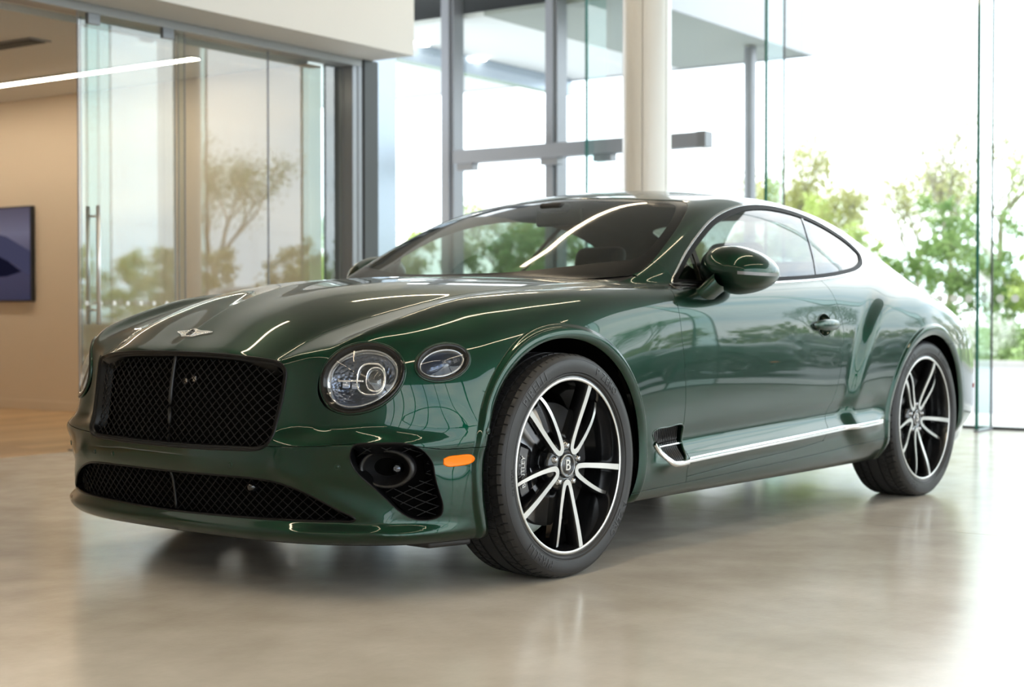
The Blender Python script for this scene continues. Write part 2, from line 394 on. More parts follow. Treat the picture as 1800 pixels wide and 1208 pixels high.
def build_partition():
    spec = [('sliding glass door leaf with the long pull handle', 1.905, 2.795, 4.010), ('fixed glass pane parked behind the sliding leaf', 2.010, 2.800, 4.112),
            ('middle fixed pane of the glass partition', 2.803, 3.660, 4.085), ('glass pane of the partition next to the dark post', 3.663, 4.474, 4.085)]
    for i, (lab, x0, x1, y) in enumerate(spec):
        t = empty('glass_door' if i == 0 else 'partition_pane', (x0, y, 0)); tag(t, lab, 'door' if i == 0 else 'glass pane')
        w = x1 - x0
        MB().add([(.003, 0, .012), (w - .003, 0, .012), (w - .003, 0, 2.762), (.003, 0, 2.762)], [(0, 1, 2, 3)]).build('pane', 'pane_partition', t)
        MB().box((0, -.005, .01), (.003, .005, 2.762)).build('pane_edge', 'frame_grey', t); MB().box((w - .003, -.005, .01), (w, .005, 2.762)).build('pane_edge', 'frame_grey', t)
        if i in (0, 2, 3):
            mb = MB()
            dots(mb, [(x, -.004, z) for x in np.arange(.06, w - .03, .11) for z in (.935,)], .016, 'y')
            o = mb.build('pane_dots', 'dot_white', t); o['kind'] = 'stuff'
        if i == 0:
            for xx in (.075, .69): MB().box((xx, -.016, 2.695), (xx + .095, .016, 2.765), .003).build('clamp', 'frame_light', t)
            h = []
            for s in (-1, 1): MB().tube([(.115, s * .050, .80), (.115, s * .050, 1.55)], .0135, 14).build('pull_bar', 'steel', t)
            for z in (.89, 1.485): MB().tube([(.115, -.050, z), (.115, .050, z)], .008, 10).build('standoff', 'steel', t)
    # sill rail
    S(MB().box((1.9, 4.0, 0.001), (4.475, 4.12, .010)), 'trim_sill', 'track_grey')

def build_facade():
    yj = [-9.6, -8.55, -6.86, -5.17, -3.48, -1.79, -.10, 1.59, 3.27]
    for i, (a, b) in enumerate(zip(yj, yj[1:])):
        w = empty('window_%d' % (i + 1), (XG, a, 0)); w['kind'] = 'structure'; L = b - a
        MB().add([(0, .006, .02), (0, L - .006, .02), (0, L - .006, ZC), (0, .006, ZC)], [(0, 1, 2, 3)]).build('pane', 'pane_clear', w)
        MB().box((-.008, -.006, .0), (.008, .006, ZC)).build('pane_joint', 'frame_dark', w)
        if a > -6:
            mb = MB(); dots(mb, [(-.004, y, .978) for y in np.arange(.06, L - .02, .112)], .030, 'x'); o = mb.build('pane_dots', 'dot_white', w); o['kind'] = 'stuff'
    # the portal side: framed panes
    yp = [3.27, 3.79, 4.955, 6.6, 8.2]
    for i, (a, b) in enumerate(zip(yp, yp[1:])):
        w = empty('window_%d' % (i + 20), (XG, a, 0)); w['kind'] = 'structure'; L = b - a
        MB().add([(0, 0, .02), (0, L, .02), (0, L, ZC), (0, 0, ZC)], [(0, 1, 2, 3)]).build('pane', 'pane_clear', w)
    S(MB().box((XG - .012, YS, .0), (XG + .012, 8.2, .022)), 'trim_base_channel', 'frame_dark')
    for i, y in enumerate(yj[2:]):
        t = empty('glass_fin', (XG, y, 0)); tag(t, FIN_LAB[i], 'glass fin', 'glass fins of the end wall')
        MB().add([(-.012, 0, 0.004), (-.325, 0, 0.004), (-.325, 0, ZC), (-.012, 0, ZC)], [(0, 1, 2, 3)]).build('fin_pane', 'pane_fin', t)
        MB().box((-.335, -.012, 0.004), (-.325, .012, ZC)).build('fin_edge', 'glass_edge', t)
        MB().box((-.34, -.02, 0), (-.015, .02, .018), .003).build('fin_shoe', 'frame_grey', t)
    for nm, y, w in (('trim_mullion_a', 4.955, .075), ('trim_mullion_b', 3.79, .066)):
        S(MB().box((XG - .10, y - w, 0), (XG + .06, y + w, ZC), .004).box((XG - .13, y - w * .55, 0), (XG - .10, y + w * .55, ZC), .003), nm, 'frame_grey')
    t = empty('door_header', (6.85, 0, 2.30)); tag(t, 'grey box beam of the automatic entrance running behind the white column', 'beam')
    MB().box((-.06, 2.20, -.062), (.06, 4.80, .062), .004).build('beam_case', 'frame_grey', t); MB().box((-.066, 2.19, -.066), (.066, 2.28, .066), .004).build('end_cap', 'frame_light', t)
    for y in (4.68, 3.75, 3.20): MB().box((-.05, y - .09, -.125), (.05, y + .09, -.063), .004).build('hanger', 'frame_light', t)
    # glazed south side behind the camera
    xs = np.linspace(XW, XG, 11)
    for i, (a, b) in enumerate(zip(xs, xs[1:])):
        w = empty('window_%d' % (i + 40), (a, YS, 0)); w['kind'] = 'structure'; L = b - a
        MB().add([(0, 0, .3), (L, 0, .3), (L, 0, ZC), (0, 0, ZC)], [(0, 1, 2, 3)]).build('pane', 'pane_clear', w)
        MB().box((-.035, -.05, 0), (.035, .06, ZC)).build('mullion', 'frame_dark', w)
        for z in (.15, 2.45): MB().box((.035, -.05, z - .035), (L - .035, .05, z + .035)).build('transom', 'frame_dark', w)
FIN_LAB = ['glass fin of the end wall, seventh from the entrance', 'glass fin of the end wall, sixth from the entrance', 'glass fin of the end wall, fifth from the entrance', 'glass fin of the end wall, fourth from the entrance',
           'tall green-edged glass fin right of the coupe tail, rightmost in view', 'tall green-edged glass fin above the coupe roof, right of the grey outdoor post', 'tall green-edged glass fin left of the white column']
LEDS = [(-6.5, .95, 2.2), (2.5, 6.6, 2.2), (-4.5, 3.6, -1.6), (-3.0, 4.2, -4.6)]
build_room(); build_partition(); build_facade()
# ---------------------------------------------------------------- outside
def leafmat(name, c1, c2):
    m, nt, o = _new(name); b = nt.nodes.new('ShaderNodeBsdfPrincipled'); b.inputs['Roughness'].default_value = .6
    tc = nt.nodes.new('ShaderNodeTexCoord'); n = nt.nodes.new('ShaderNodeTexNoise'); n.inputs['Scale'].default_value = 1.7; n.inputs['Detail'].default_value = 3
    r = nt.nodes.new('ShaderNodeValToRGB'); r.color_ramp.elements[0].position = .35; r.color_ramp.elements[1].position = .65
    r.color_ramp.elements[0].color = (*c1, 1); r.color_ramp.elements[1].color = (*c2, 1)
    nt.links.new(tc.outputs['Object'], n.inputs['Vector']); nt.links.new(n.outputs['Fac'], r.inputs['Fac']); nt.links.new(r.outputs['Color'], b.inputs['Base Color'])
    tl = nt.nodes.new('ShaderNodeBsdfTranslucent'); nt.links.new(r.outputs['Color'], tl.inputs['Color']); mx = nt.nodes.new('ShaderNodeMixShader'); mx.inputs[0].default_value = .4
    nt.links.new(b.outputs[0], mx.inputs[1]); nt.links.new(tl.outputs[0], mx.inputs[2]); nt.links.new(mx.outputs[0], o.inputs['Surface'])
leafmat('leaf_spring', (.34, .44, .12), (.50, .58, .20)); leafmat('leaf_olive', (.40, .40, .16), (.52, .51, .24)); leafmat('leaf_green', (.16, .28, .09), (.30, .42, .15)); leafmat('leaf_blossom', (.75, .76, .72), (.30, .42, .14)); leafmat('leaf_dark', (.03, .07, .025), (.07, .13, .045))
pbr('bark', (.34, .30, .26), .9)
def leaves(cent, n, spread, size, rng):
    c = cent[rng.integers(0, len(cent), n)] + rng.normal(0, 1, (n, 3)) * spread
    a = rng.normal(0, 1, (n, 3)); a /= np.linalg.norm(a, axis=1)[:, None]; b = np.cross(a, rng.normal(0, 1, (n, 3))); b /= np.linalg.norm(b, axis=1)[:, None]
    s = size * rng.uniform(.6, 1.3, (n, 1))
    V = np.stack([c - a * s, c + b * s * .6, c + a * s, c - b * s * .6], 1).reshape(-1, 3)
    return V, np.arange(4 * n).reshape(n, 4)
def tree(loc, h, spread, nleaf, mat, label, seed, size=.05, group='trees beyond the road', bare=.0):
    rng = np.random.default_rng(seed); t = empty('tree', loc); tag(t, label, 'tree', group)
    mb = MB(); tips = []
    def grow(p, d, L, r, lev):
        n = 4; pts = [p]; q = p.copy(); dd = d.copy()
        for i in range(n):
            dd = dd + rng.normal(0, .13, 3) + [0, 0, .05]; dd /= np.linalg.norm(dd); q = q + dd * L / n; pts.append(q.copy())
        mb.tube(pts, np.linspace(r, r * .62, n + 1), 5 if lev < 2 else 3, caps=False)
        if lev >= 2: tips.extend(pts[1:])
        if lev >= 4: return
        for k in range(3 if lev < 3 else 3):
            a = rng.uniform(0, 2 * PI); out = np.array([math.cos(a), math.sin(a), rng.uniform(.15, .8)]) * [spread, spread, 1]
            nd = dd * .75 + out * .75; nd /= np.linalg.norm(nd); grow(pts[-1 - (k % 3 > 1)], nd, L * rng.uniform(.62, .80), r * .58, lev + 1)
    grow(np.zeros(3), np.array([0, 0, 1.]), h * .34, h * .020, 0)
    mb.build('trunk', 'bark', t)
    if nleaf:
        V, F = leaves(np.array(tips), nleaf, h * .035, size, rng); o = part('foliage', V, F, mat, t, smooth=False); o['kind'] = 'stuff'
def bush(loc, rx, ry, h, n, mat, label, seed, group='shrubs on the verge', cat='shrub', size=.07):
    rng = np.random.default_rng(seed); t = empty('shrub', loc); tag(t, label, cat, group)
    m = 70; u = rng.normal(0, 1, (m, 3)); u /= np.linalg.norm(u, axis=1)[:, None]; c = u * rng.uniform(.45, .95, (m, 1)) * [rx, ry, h * .55] + [0, 0, h * .48]; c[:, 2] = np.maximum(c[:, 2], .04)
    V, F = leaves(c, n, .10, size, rng); o = part('foliage', V, F, mat, t, smooth=False); o['kind'] = 'stuff'
    mb = MB()
    for k in range(7): mb.tube([(0, 0, 0), c[k] * .5, c[k]], [.02, .014, .006], 4, caps=False)
    mb.build('stem', 'bark', t)
def build_outside():
    S(MB().box((XG + .02, -60, -.22), (9.0, 60, -.02)), 'ground_paving', 'paving')
    S(MB().box((9.0, -60, -.25), (20.6, 60, -.05)), 'ground_road', 'asphalt')
    S(MB().box((20.6, -60, -.25), (20.85, 60, .06), .01), 'ground_kerb', 'kerb')
    S(MB().box((20.85, -70, -.3), (75, 70, .03)), 'ground_verge', 'grass')
    S(MB().box((-40, -60, -.25), (XG, YS - .3, -.06)), 'ground_yard', 'asphalt')
    # canopy over the entrance
    t = empty('canopy', (7.05, 3.02, 3.60)); tag(t, 'white flat entrance canopy outside the glazed end wall', 'canopy')
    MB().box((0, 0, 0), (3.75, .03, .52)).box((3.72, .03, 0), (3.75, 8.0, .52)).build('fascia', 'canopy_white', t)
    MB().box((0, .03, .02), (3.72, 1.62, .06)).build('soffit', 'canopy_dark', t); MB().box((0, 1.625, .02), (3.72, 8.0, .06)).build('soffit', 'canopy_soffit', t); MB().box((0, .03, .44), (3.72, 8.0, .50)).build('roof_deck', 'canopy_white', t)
    MB().box((.4, 3.05, -.17), (3.70, 3.20, .02)).build('soffit_beam', 'panel_blue', t)
    for x, y in ((.75, 2.95), (1.82, 3.02), (1.90, 3.18)): MB().lathe([(0, -.012), (.07, -.012), (.085, .02)], 20, 'z', (x, y, 0)).build('downlight', 'downlight', t)
    o = MB().lathe([(.062, 0), (.062, 3.6)], 24, 'z', (0, 0, 0)).build('canopy_post', 'frame_light', None, (9.9, 3.33, 0)); tag(o, 'slim grey round post carrying the outdoor canopy', 'post')
    sp = [  # x, y, h, spread, leaves, mat, size
        (28.5, 11.8, 5.1, 1.0, 6000, 'leaf_olive', 'budding yellow-green tree just right of the canopy', 3),
        (33.0, 10.2, 5.0, .9, 2600, 'leaf_olive', 'thin half-bare tree behind the coupe tail', 5),
        (28.8, 8.05, 5.55, .9, 800, 'leaf_olive', 'bare tree left of the green-edged fin', 8),
        (33.5, 7.8, 6.4, 1.0, 1500, 'leaf_spring', 'bare spreading tree at the right edge', 11),
        (33.0, 12.8, 4.4, 1., 5000, 'leaf_spring', 'small fresh green tree behind the canopy post', 12),
        (30.0, 16.5, 5.0, 1., 3600, 'leaf_green', 'leafy tree seen between the column and the mullions', 14),
        (31.0, 21.0, 4.6, 1., 3400, 'leaf_spring', 'leafy tree seen left of the grey mullions', 15),
        (28.0, 25.0, 4.2, 1., 3200, 'leaf_green', 'green tree seen beside the blue pilaster', 16),
        (27.0, 1.0, 6.0, 1., 3600, 'leaf_green', 'full green tree right of the frame', 21), (29.0, -4.5, 6.5, 1., 3600, 'leaf_spring', 'tall spring tree mirrored in the door', 22),
        (28.0, -10.5, 6.0, 1., 3600, 'leaf_green', 'round green tree mirrored in the door', 23), (31.0, -17.0, 7.0, 1., 3800, 'leaf_dark', 'dark tree mirrored in the front fender', 24), (30.0, -24.0, 7.0, 1., 3800, 'leaf_green', 'tall tree at the far end of the verge', 25)]
    for x, y, h, s, n, m, lab, sd in sp: tree((x, y, 0), h, s, n, m, lab, sd)
    rng = random.Random(9); labs = ['low rounded shrub in the hedge row along the verge']
    y = -24.; i = 0; ordw = 'first second third fourth fifth sixth seventh eighth ninth tenth eleventh twelfth thirteenth fourteenth fifteenth sixteenth seventeenth eighteenth nineteenth twentieth'.split()
    while y < 27:
        h = rng.uniform(2.5, 3.3); big = rng.uniform(1.7, 2.0)
        bush((24.5 + rng.uniform(-1, 1), y, 0.03), 1.1, big, h, 7500, rng.choice(['leaf_spring', 'leaf_green', 'leaf_spring', 'leaf_olive']), 'tall hedge shrub beyond the road, %s from the right end of the hedge' % ordw[min(i, 19)], 40 + i, 'hedge shrubs beyond the road', size=.055)
        y += big * 1.5; i += 1
    for k, yy in enumerate((2.7, 3.6, 4.6, 5.6, 6.8, 8.2)):
        bush((21.6 + .2 * (k % 2), yy, .03), .5, .62, .72, 1500, 'leaf_blossom' if k % 2 == 0 else 'leaf_green', ['white flowering low shrub by the kerb, right of the green-edged fin', 'low green shrub by the kerb, between two white flowering ones', 'white flowering low shrub by the kerb, behind the coupe tail', 'low green shrub by the kerb, hidden behind the coupe tail', 'white flowering low shrub by the kerb, below the canopy post', 'low green shrub by the kerb, leftmost of the row'][k], 90 + k, 'low shrubs by the kerb', size=.045)
build_outside()
# ---------------------------------------------------------------- numerics
def pchip(xs, ys, x):
    xs = np.asarray(xs, float); ys = np.asarray(ys, float); x = np.asarray(x, float)
    h = np.diff(xs); sh = (-1,) + (1,) * (ys.ndim - 1)
    d = np.diff(ys, axis=0) / h.reshape(sh)
    m = np.zeros_like(ys)
    if len(xs) == 2:
        m[:] = d[0]
    else:
        w1 = (2 * h[1:] + h[:-1]).reshape(sh); w2 = (h[1:] + 2 * h[:-1]).reshape(sh)
        a, b = d[:-1], d[1:]
        ok = a * b > 0
        with np.errstate(divide='ignore', invalid='ignore'):
            hm = (w1 + w2) / (w1 / a + w2 / b)
        m[1:-1] = np.where(ok, hm, 0)
        m[0] = d[0]; m[-1] = d[-1]
    i = np.clip(np.searchsorted(xs, x) - 1, 0, len(xs) - 2)
    t = (x - xs[i]) / h[i]
    tc = np.clip(t, 0, 1)
    sx = (-1,) + (1,) * (ys.ndim - 1)
    if ys.ndim > 1:
        tc = tc.reshape(sx); hh = h[i].reshape(sx)
    else:
        hh = h[i]
    r = (ys[i] * (1 + 2 * tc) * (1 - tc) ** 2 + m[i] * hh * tc * (1 - tc) ** 2
         + ys[i + 1] * tc ** 2 * (3 - 2 * tc) + m[i + 1] * hh * tc ** 2 * (tc - 1))
    lo = x < xs[0]; hi = x > xs[-1]
    if lo.any():
        dx = (x[lo] - xs[0]); r[lo] = ys[0] + m[0] * (dx.reshape(sx) if ys.ndim > 1 else dx)
    if hi.any():
        dx = (x[hi] - xs[-1]); r[hi] = ys[-1] + m[-1] * (dx.reshape(sx) if ys.ndim > 1 else dx)
    return r

def gsm(a, s, axis=0):
    if s <= 0: return a
    n = max(1, int(3 * s)); n = min(n, a.shape[axis] - 1)
    k = np.exp(-.5 * (np.arange(-n, n + 1) / s) ** 2); k /= k.sum()
    a = np.moveaxis(a, axis, 0)
    p = np.pad(a, [(n, n)] + [(0, 0)] * (a.ndim - 1), mode='reflect', reflect_type='odd')
    o = np.zeros_like(a)
    for j in range(2 * n + 1): o += k[j] * p[j:j + a.shape[0]]
    return np.moveaxis(o, 0, axis)

def bw(t):
    return ((1 - t) ** 3 / 6, (3 * t ** 3 - 6 * t ** 2 + 4) / 6, (-3 * t ** 3 + 3 * t ** 2 + 3 * t + 1) / 6, t ** 3 / 6)

class Tab:
    """uniform table with cubic b-spline lookup (any dimension up to 3)"""
    def __init__(s, lo, h, a):
        s.lo = lo; s.h = h; s.a = np.ascontiguousarray(a); s.n = a.shape
    def __call__(s, *q, lin=False):
        D = len(s.n); idx = []; ws = []
        for k in range(D):
            t = (q[k] - s.lo[k]) / s.h[k]
            t = np.clip(t, 1.0, s.n[k] - 2.001)
            i = t.astype(np.int32); f = t - i
            if lin: ws.append((1 - f, f)); idx.append((i, i + 1))
            else: ws.append(bw(f)); idx.append((i - 1, i, i + 1, i + 2))
        fl = s.a.ravel(); r = 0.
        if D == 1:
            for a in range(len(ws[0])): r = r + ws[0][a] * fl[idx[0][a]]
        elif D == 2:
            n1 = s.n[1]
            for a in range(len(ws[0])):
                for b in range(len(ws[1])):
                    r = r + ws[0][a] * ws[1][b] * fl[idx[0][a] * n1 + idx[1][b]]
        else:
            n1, n2 = s.n[1], s.n[2]
            for a in range(len(ws[0])):
                for b in range(len(ws[1])):
                    wab = ws[0][a] * ws[1][b]; ib = (idx[0][a] * n1 + idx[1][b]) * n2
                    for c in range(len(ws[2])):
                        r = r + wab * ws[2][c] * fl[ib + idx[2][c]]
        return r

def curve1(xs, ys, sig=.03, lo=-1.3, hi=4.4, h=.01):
    x = np.arange(lo, hi, h)
    return Tab((lo,), (h,), gsm(pchip(xs, ys, x), sig / h))

def smax(a, b, k):
    h = np.maximum(k - np.abs(a - b), 0) / k
    return np.maximum(a, b) + h * h * h * k / 6
def smin(a, b, k): return -smax(-a, -b, k)
def sst(t):
    t = np.clip(t, 0, 1); return t * t * (3 - 2 * t)

def crom(pts, closed=True, n=12):
    """centripetal catmull-rom through points -> dense polyline"""
    P = np.asarray(pts, float); m = len(P); out = []
    for i in range(m if closed else m - 1):
        if closed: p0, p1, p2, p3 = P[i - 1], P[i], P[(i + 1) % m], P[(i + 2) % m]
        else:
            p1, p2 = P[i], P[i + 1]
            p0 = P[i - 1] if i > 0 else 2 * p1 - p2
            p3 = P[i + 2] if i + 2 < m else 2 * p2 - p1
        t0 = 0.; t1 = t0 + max(np.linalg.norm(p1 - p0), 1e-6) ** .5; t2 = t1 + max(np.linalg.norm(p2 - p1), 1e-6) ** .5
        t3 = t2 + max(np.linalg.norm(p3 - p2), 1e-6) ** .5
        t = np.linspace(t1, t2, n, endpoint=False)[:, None]
        A1 = (t1 - t) / (t1 - t0) * p0 + (t - t0) / (t1 - t0) * p1
        A2 = (t2 - t) / (t2 - t1) * p1 + (t - t1) / (t2 - t1) * p2
        A3 = (t3 - t) / (t3 - t2) * p2 + (t - t2) / (t3 - t2) * p3
        B1 = (t2 - t) / (t2 - t0) * A1 + (t - t0) / (t2 - t0) * A2
        B2 = (t3 - t) / (t3 - t1) * A2 + (t - t1) / (t3 - t1) * A3
        out.append((t2 - t) / (t2 - t1) * B1 + (t - t1) / (t2 - t1) * B2)
    if not closed: out.append(P[-1:])
    return np.concatenate(out)

def seg_sdf(px, py, poly, closed=True):
    """signed distance (positive inside for closed); for open lines positive on the left of the direction"""
    A = np.asarray(poly, float); B = np.roll(A, -1, 0)
    if not closed: A, B = A[:-1], B[:-1]
    best = np.full(px.shape, 1e9); sgn = np.zeros(px.shape); inside = np.zeros(px.shape, bool)
    for a, b in zip(A, B):
        ex, ey = b - a; L = ex * ex + ey * ey
        if L < 1e-14: continue
        wx, wy = px - a[0], py - a[1]
        t = np.clip((wx * ex + wy * ey) / L, 0, 1)
        d = (wx - t * ex) ** 2 + (wy - t * ey) ** 2
        c = ex * wy - ey * wx
        if closed:
            cond = (a[1] <= py) != (b[1] <= py)
            inside ^= cond & ((c > 0) == (b[1] > a[1])) & cond
            best = np.minimum(best, d)
        else:
            # prefer the segment facing the point: compare with tiny tie-break
            m = d < best - 1e-12
            best = np.where(m, d, best); sgn = np.where(m, np.sign(c), sgn)
    d = np.sqrt(best)
    if closed: return np.where(inside, d, -d)
    return d * np.where(sgn == 0, 1, sgn)
# ---------------------------------------------------------------- the coupe's surface as an implicit field (car frame: x to the rear, y<0 driver side, z up)
AX_R = 2.851
SX = [-.3, 0, .45, .75, 1.2, 1.6, 2.0, 2.3, 2.6, 2.85, 3.1, 3.4, 3.6]
LEV = [
 (.12, [(-.83,0),(-.82,.25),(-.80,.42),(-.76,.56),(-.69,.69),(-.61,.78),(-.52,.84),(-.42,.875)],
       [.885,.885,.87,.87,.87,.87,.87,.86,.86,.86,.85,.81,.76]),
 (.17, [(-.895,0),(-.888,.25),(-.872,.42),(-.83,.58),(-.75,.72),(-.66,.812),(-.55,.868),(-.42,.898)],
       [.908,.905,.89,.885,.885,.885,.885,.88,.885,.89,.88,.84,.79]),
 (.205,[(-.915,0),(-.908,.25),(-.890,.42),(-.848,.60),(-.77,.738),(-.68,.838),(-.56,.89),(-.42,.915)],
       [.922,.92,.91,.91,.912,.915,.912,.905,.91,.91,.90,.865,.81]),
 (.216,[(-.914,0),(-.904,.25),(-.889,.42),(-.847,.60),(-.769,.737),(-.678,.836),(-.559,.89),(-.42,.916)],
       [.924,.922,.914,.914,.916,.918,.915,.909,.914,.914,.904,.869,.814]),
 (.236,[(-.888,0),(-.880,.25),(-.862,.43),(-.818,.597),(-.745,.721),(-.657,.821),(-.552,.885),(-.42,.919)],
       [.929,.930,.924,.924,.926,.928,.925,.919,.924,.924,.914,.879,.824]),
 (.27, [(-.892,0),(-.885,.25),(-.866,.43),(-.820,.60),(-.746,.723),(-.658,.824),(-.55,.888),(-.42,.922)],
       [.933,.937,.931,.931,.933,.935,.931,.926,.931,.931,.922,.887,.832]),
 (.35, [(-.905,0),(-.898,.25),(-.876,.45),(-.824,.611),(-.746,.734),(-.657,.828),(-.55,.89),(-.42,.926)],
       [.936,.945,.938,.936,.936,.94,.936,.93,.935,.935,.93,.90,.85]),
 (.388,[(-.921,0),(-.914,.25),(-.892,.45),(-.838,.615),(-.758,.738),(-.664,.829),(-.552,.887),(-.42,.926)],
       [.936,.946,.938,.931,.930,.933,.930,.928,.938,.939,.933,.903,.853]),
 (.42, [(-.922,0),(-.915,.25),(-.893,.45),(-.84,.615),(-.76,.738),(-.665,.828),(-.55,.884),(-.42,.926)],
       [.936,.947,.937,.926,.924,.927,.924,.925,.94,.942,.935,.905,.855]),
 (.475,[(-.920,0),(-.912,.25),(-.888,.44),(-.85,.59),(-.797,.717),(-.707,.812),(-.574,.880),(-.42,.932)],
       [.938,.95,.940,.930,.929,.930,.928,.928,.943,.948,.938,.905,.856]),
 (.52, [(-.916,0),(-.907,.25),(-.882,.43),(-.816,.543),(-.778,.682),(-.692,.786),(-.563,.870),(-.42,.929)],
       [.936,.951,.943,.936,.935,.936,.933,.934,.948,.953,.94,.905,.856]),
 (.58, [(-.913,0),(-.903,.25),(-.875,.43),(-.808,.528),(-.775,.660),(-.690,.773),(-.567,.862),(-.42,.915)],
       [.932,.951,.945,.940,.939,.940,.937,.940,.953,.958,.945,.905,.855]),
 (.68, [(-.900,0),(-.890,.25),(-.860,.43),(-.796,.528),(-.769,.65),(-.685,.755),(-.565,.840),(-.42,.890)],
       [.918,.944,.945,.9415,.941,.9415,.938,.943,.957,.963,.947,.904,.85]),
 (.78, [(-.875,0),(-.865,.25),(-.828,.42),(-.778,.540),(-.727,.648),(-.643,.738),(-.531,.808),(-.40,.860)],
       [.892,.93,.939,.9385,.938,.939,.934,.941,.957,.962,.943,.897,.84]),
 (.88, [(-.80,0),(-.79,.25),(-.75,.42),(-.695,.555),(-.628,.65),(-.545,.72),(-.436,.78),(-.35,.81)],
       [.842,.905,.928,.931,.931,.932,.925,.929,.943,.948,.925,.868,.81]),
 (.98, [(-.70,0),(-.69,.25),(-.65,.42),(-.59,.54),(-.52,.63),(-.45,.69),(-.38,.735),(-.34,.76)],
       [.785,.86,.90,.91,.912,.912,.905,.90,.905,.905,.872,.81,.75]),
 (1.10,[(-.60,0),(-.59,.25),(-.56,.40),(-.51,.51),(-.46,.58),(-.40,.64),(-.36,.67),(-.33,.69)],
       [.73,.80,.84,.85,.855,.855,.85,.84,.84,.83,.79,.73,.67]),
]
TAILX = [(.80,0.5),(.66,.72),(.40,.9),(.18,.98),(0,1.0)]
def tail_pts(w, z):
    x0 = 3.93 - .10 * max(0, (z - .80) / .2) ** 2 - .05 * max(0, (.42 - z) / .2)
    x6 = 3.6
    return [(x6 + (x0 - x6) * s, w * k / .8) for k, s in [(.76, .30), (.655, .62), (.45, .86), (.22, .97), (0, 1.0)]]

def build_side():
    x = np.arange(-1.20, 4.30, .015); Y = np.arange(-.12, 1.20, .015)
    XX, YY = np.meshgrid(x, Y, indexing='ij'); D = []
    for z, nose, W in LEV:
        pts = nose + list(zip(SX, W)) + tail_pts(W[-1], z)
        P = np.array(pts, float)
        full = np.concatenate([P[:0:-1] * [1, -1], P])          # mirrored loop (open at the tail centre twice)
        full = crom(full, closed=True, n=10)
        # smooth the loop a little
        L = np.r_[0, np.cumsum(np.hypot(*np.diff(np.vstack([full, full[:1]]), axis=0).T))]
        s = np.arange(0, L[-1], .008)
        cl = np.vstack([full, full[:1]])
        R = np.stack([np.interp(s, L, cl[:, 0]), np.interp(s, L, cl[:, 1])], 1)
        n = 9; k = np.exp(-.5 * (np.arange(-n, n + 1) / 3.) ** 2); k /= k.sum()
        Q = sum(k[j] * np.roll(R, n - j, 0) for j in range(2 * n + 1))
        Q = Q[::2]
        keep = Q[:, 1] > -.25
        # distance to the loop, chunked
        A = Q; B = np.roll(Q, -1, 0)
        A, B = A[keep], B[keep]
        best = np.full(XX.shape, 1e9); side = np.zeros(XX.shape)
        px, py = XX.ravel(), YY.ravel(); best = best.ravel(); side = side.ravel()
        tree = Q[keep]
        # nearest vertex through chunks then the two adjacent segments
        nn = np.empty(px.size, np.int32)
        for c in range(0, px.size, 4000):
            d = (px[c:c + 4000, None] - tree[None, :, 0]) ** 2 + (py[c:c + 4000, None] - tree[None, :, 1]) ** 2
            nn[c:c + 4000] = d.argmin(1)
        gi = np.flatnonzero(keep)[nn]
        for off in (-1, 0):
            a = Q[(gi + off) % len(Q)]; b = Q[(gi + off + 1) % len(Q)]
            e = b - a; w = np.stack([px, py], 1) - a
            t = np.clip((w * e).sum(1) / (e * e).sum(1), 0, 1)
            r = w - t[:, None] * e; d = np.hypot(r[:, 0], r[:, 1])
            nrm = e[:, 0] * w[:, 1] - e[:, 1] * w[:, 0]
            m = d < best - 1e-9
            best = np.where(m, d, best); side = np.where(m, nrm, side)
        D.append((best * np.sign(side)).reshape(XX.shape))
    D = np.array(D); zs = np.array([l[0] for l in LEV])
    # orientation: outside must be positive
    if D[5][np.argmin(abs(x - 1.5)), np.argmin(abs(Y - .1))] > 0: D = -D
    zz = np.arange(.06, 1.20, .009)
    T = pchip(zs, D, zz); T0 = gsm(T, .8, 0); k = sst((x - .05) / .45)[None, :, None]; T = T0 * (1 - k) + gsm(T, 4.2, 0) * k
    return Tab((.06, -1.20, -.12), (.009, .015, .015), T)

# rows of the upper field: x stations
UX =  [-1.1, -.95, -.90, -.877,-.833,-.807,-.766,-.70, -.60, -.50, -.377,-.25, -.10, .10, .30, .50, .70, 1.0, 1.6, 2.2, 2.6, 2.9, 3.2, 3.4, 3.6, 3.75, 3.9, 4.1]
UH =  [.55, .69, .757, .776,.799,.813,.840,.876,.916,.947,.974,.991,1.004,1.014,1.018,1.018,1.016,1.02,1.04,1.07,1.10,1.11,1.095,1.065,1.02,.985,.93,.85]
CX =  [-1.1,-.95,-.88,-.80,-.70,-.56,-.377,-.144,.103,.366,.65,1.0,2.2,2.9,3.3,3.6,3.9,4.1]
CY =  [.40,.42,.43,.44,.46,.488,.525,.571,.621,.673,.72,.74,.70,.60,.55,.52,.50,.50]
CZ =  [.57,.66,.705,.748,.800,.846,.890,.935,.965,.988,1.0,1.01,1.05,1.08,1.05,.99,.90,.82]
FX =  [-1.1,-.95,-.85,-.724,-.576,-.455,-.347,-.203,.026,.297,.68,1.2,1.8,2.2,2.5,2.8,3.0,3.2,3.4,3.6,3.75,3.9,4.1]
FY =  [.62,.64,.66,.680,.685,.690,.698,.712,.750,.805,.865,.890,.895,.885,.875,.875,.865,.85,.82,.77,.72,.66,.6]
FZ =  [.62,.68,.735,.808,.858,.892,.918,.943,.961,.969,.974,.986,1.01,1.022,1.025,1.02,1.0,.972,.936,.888,.84,.77,.69]

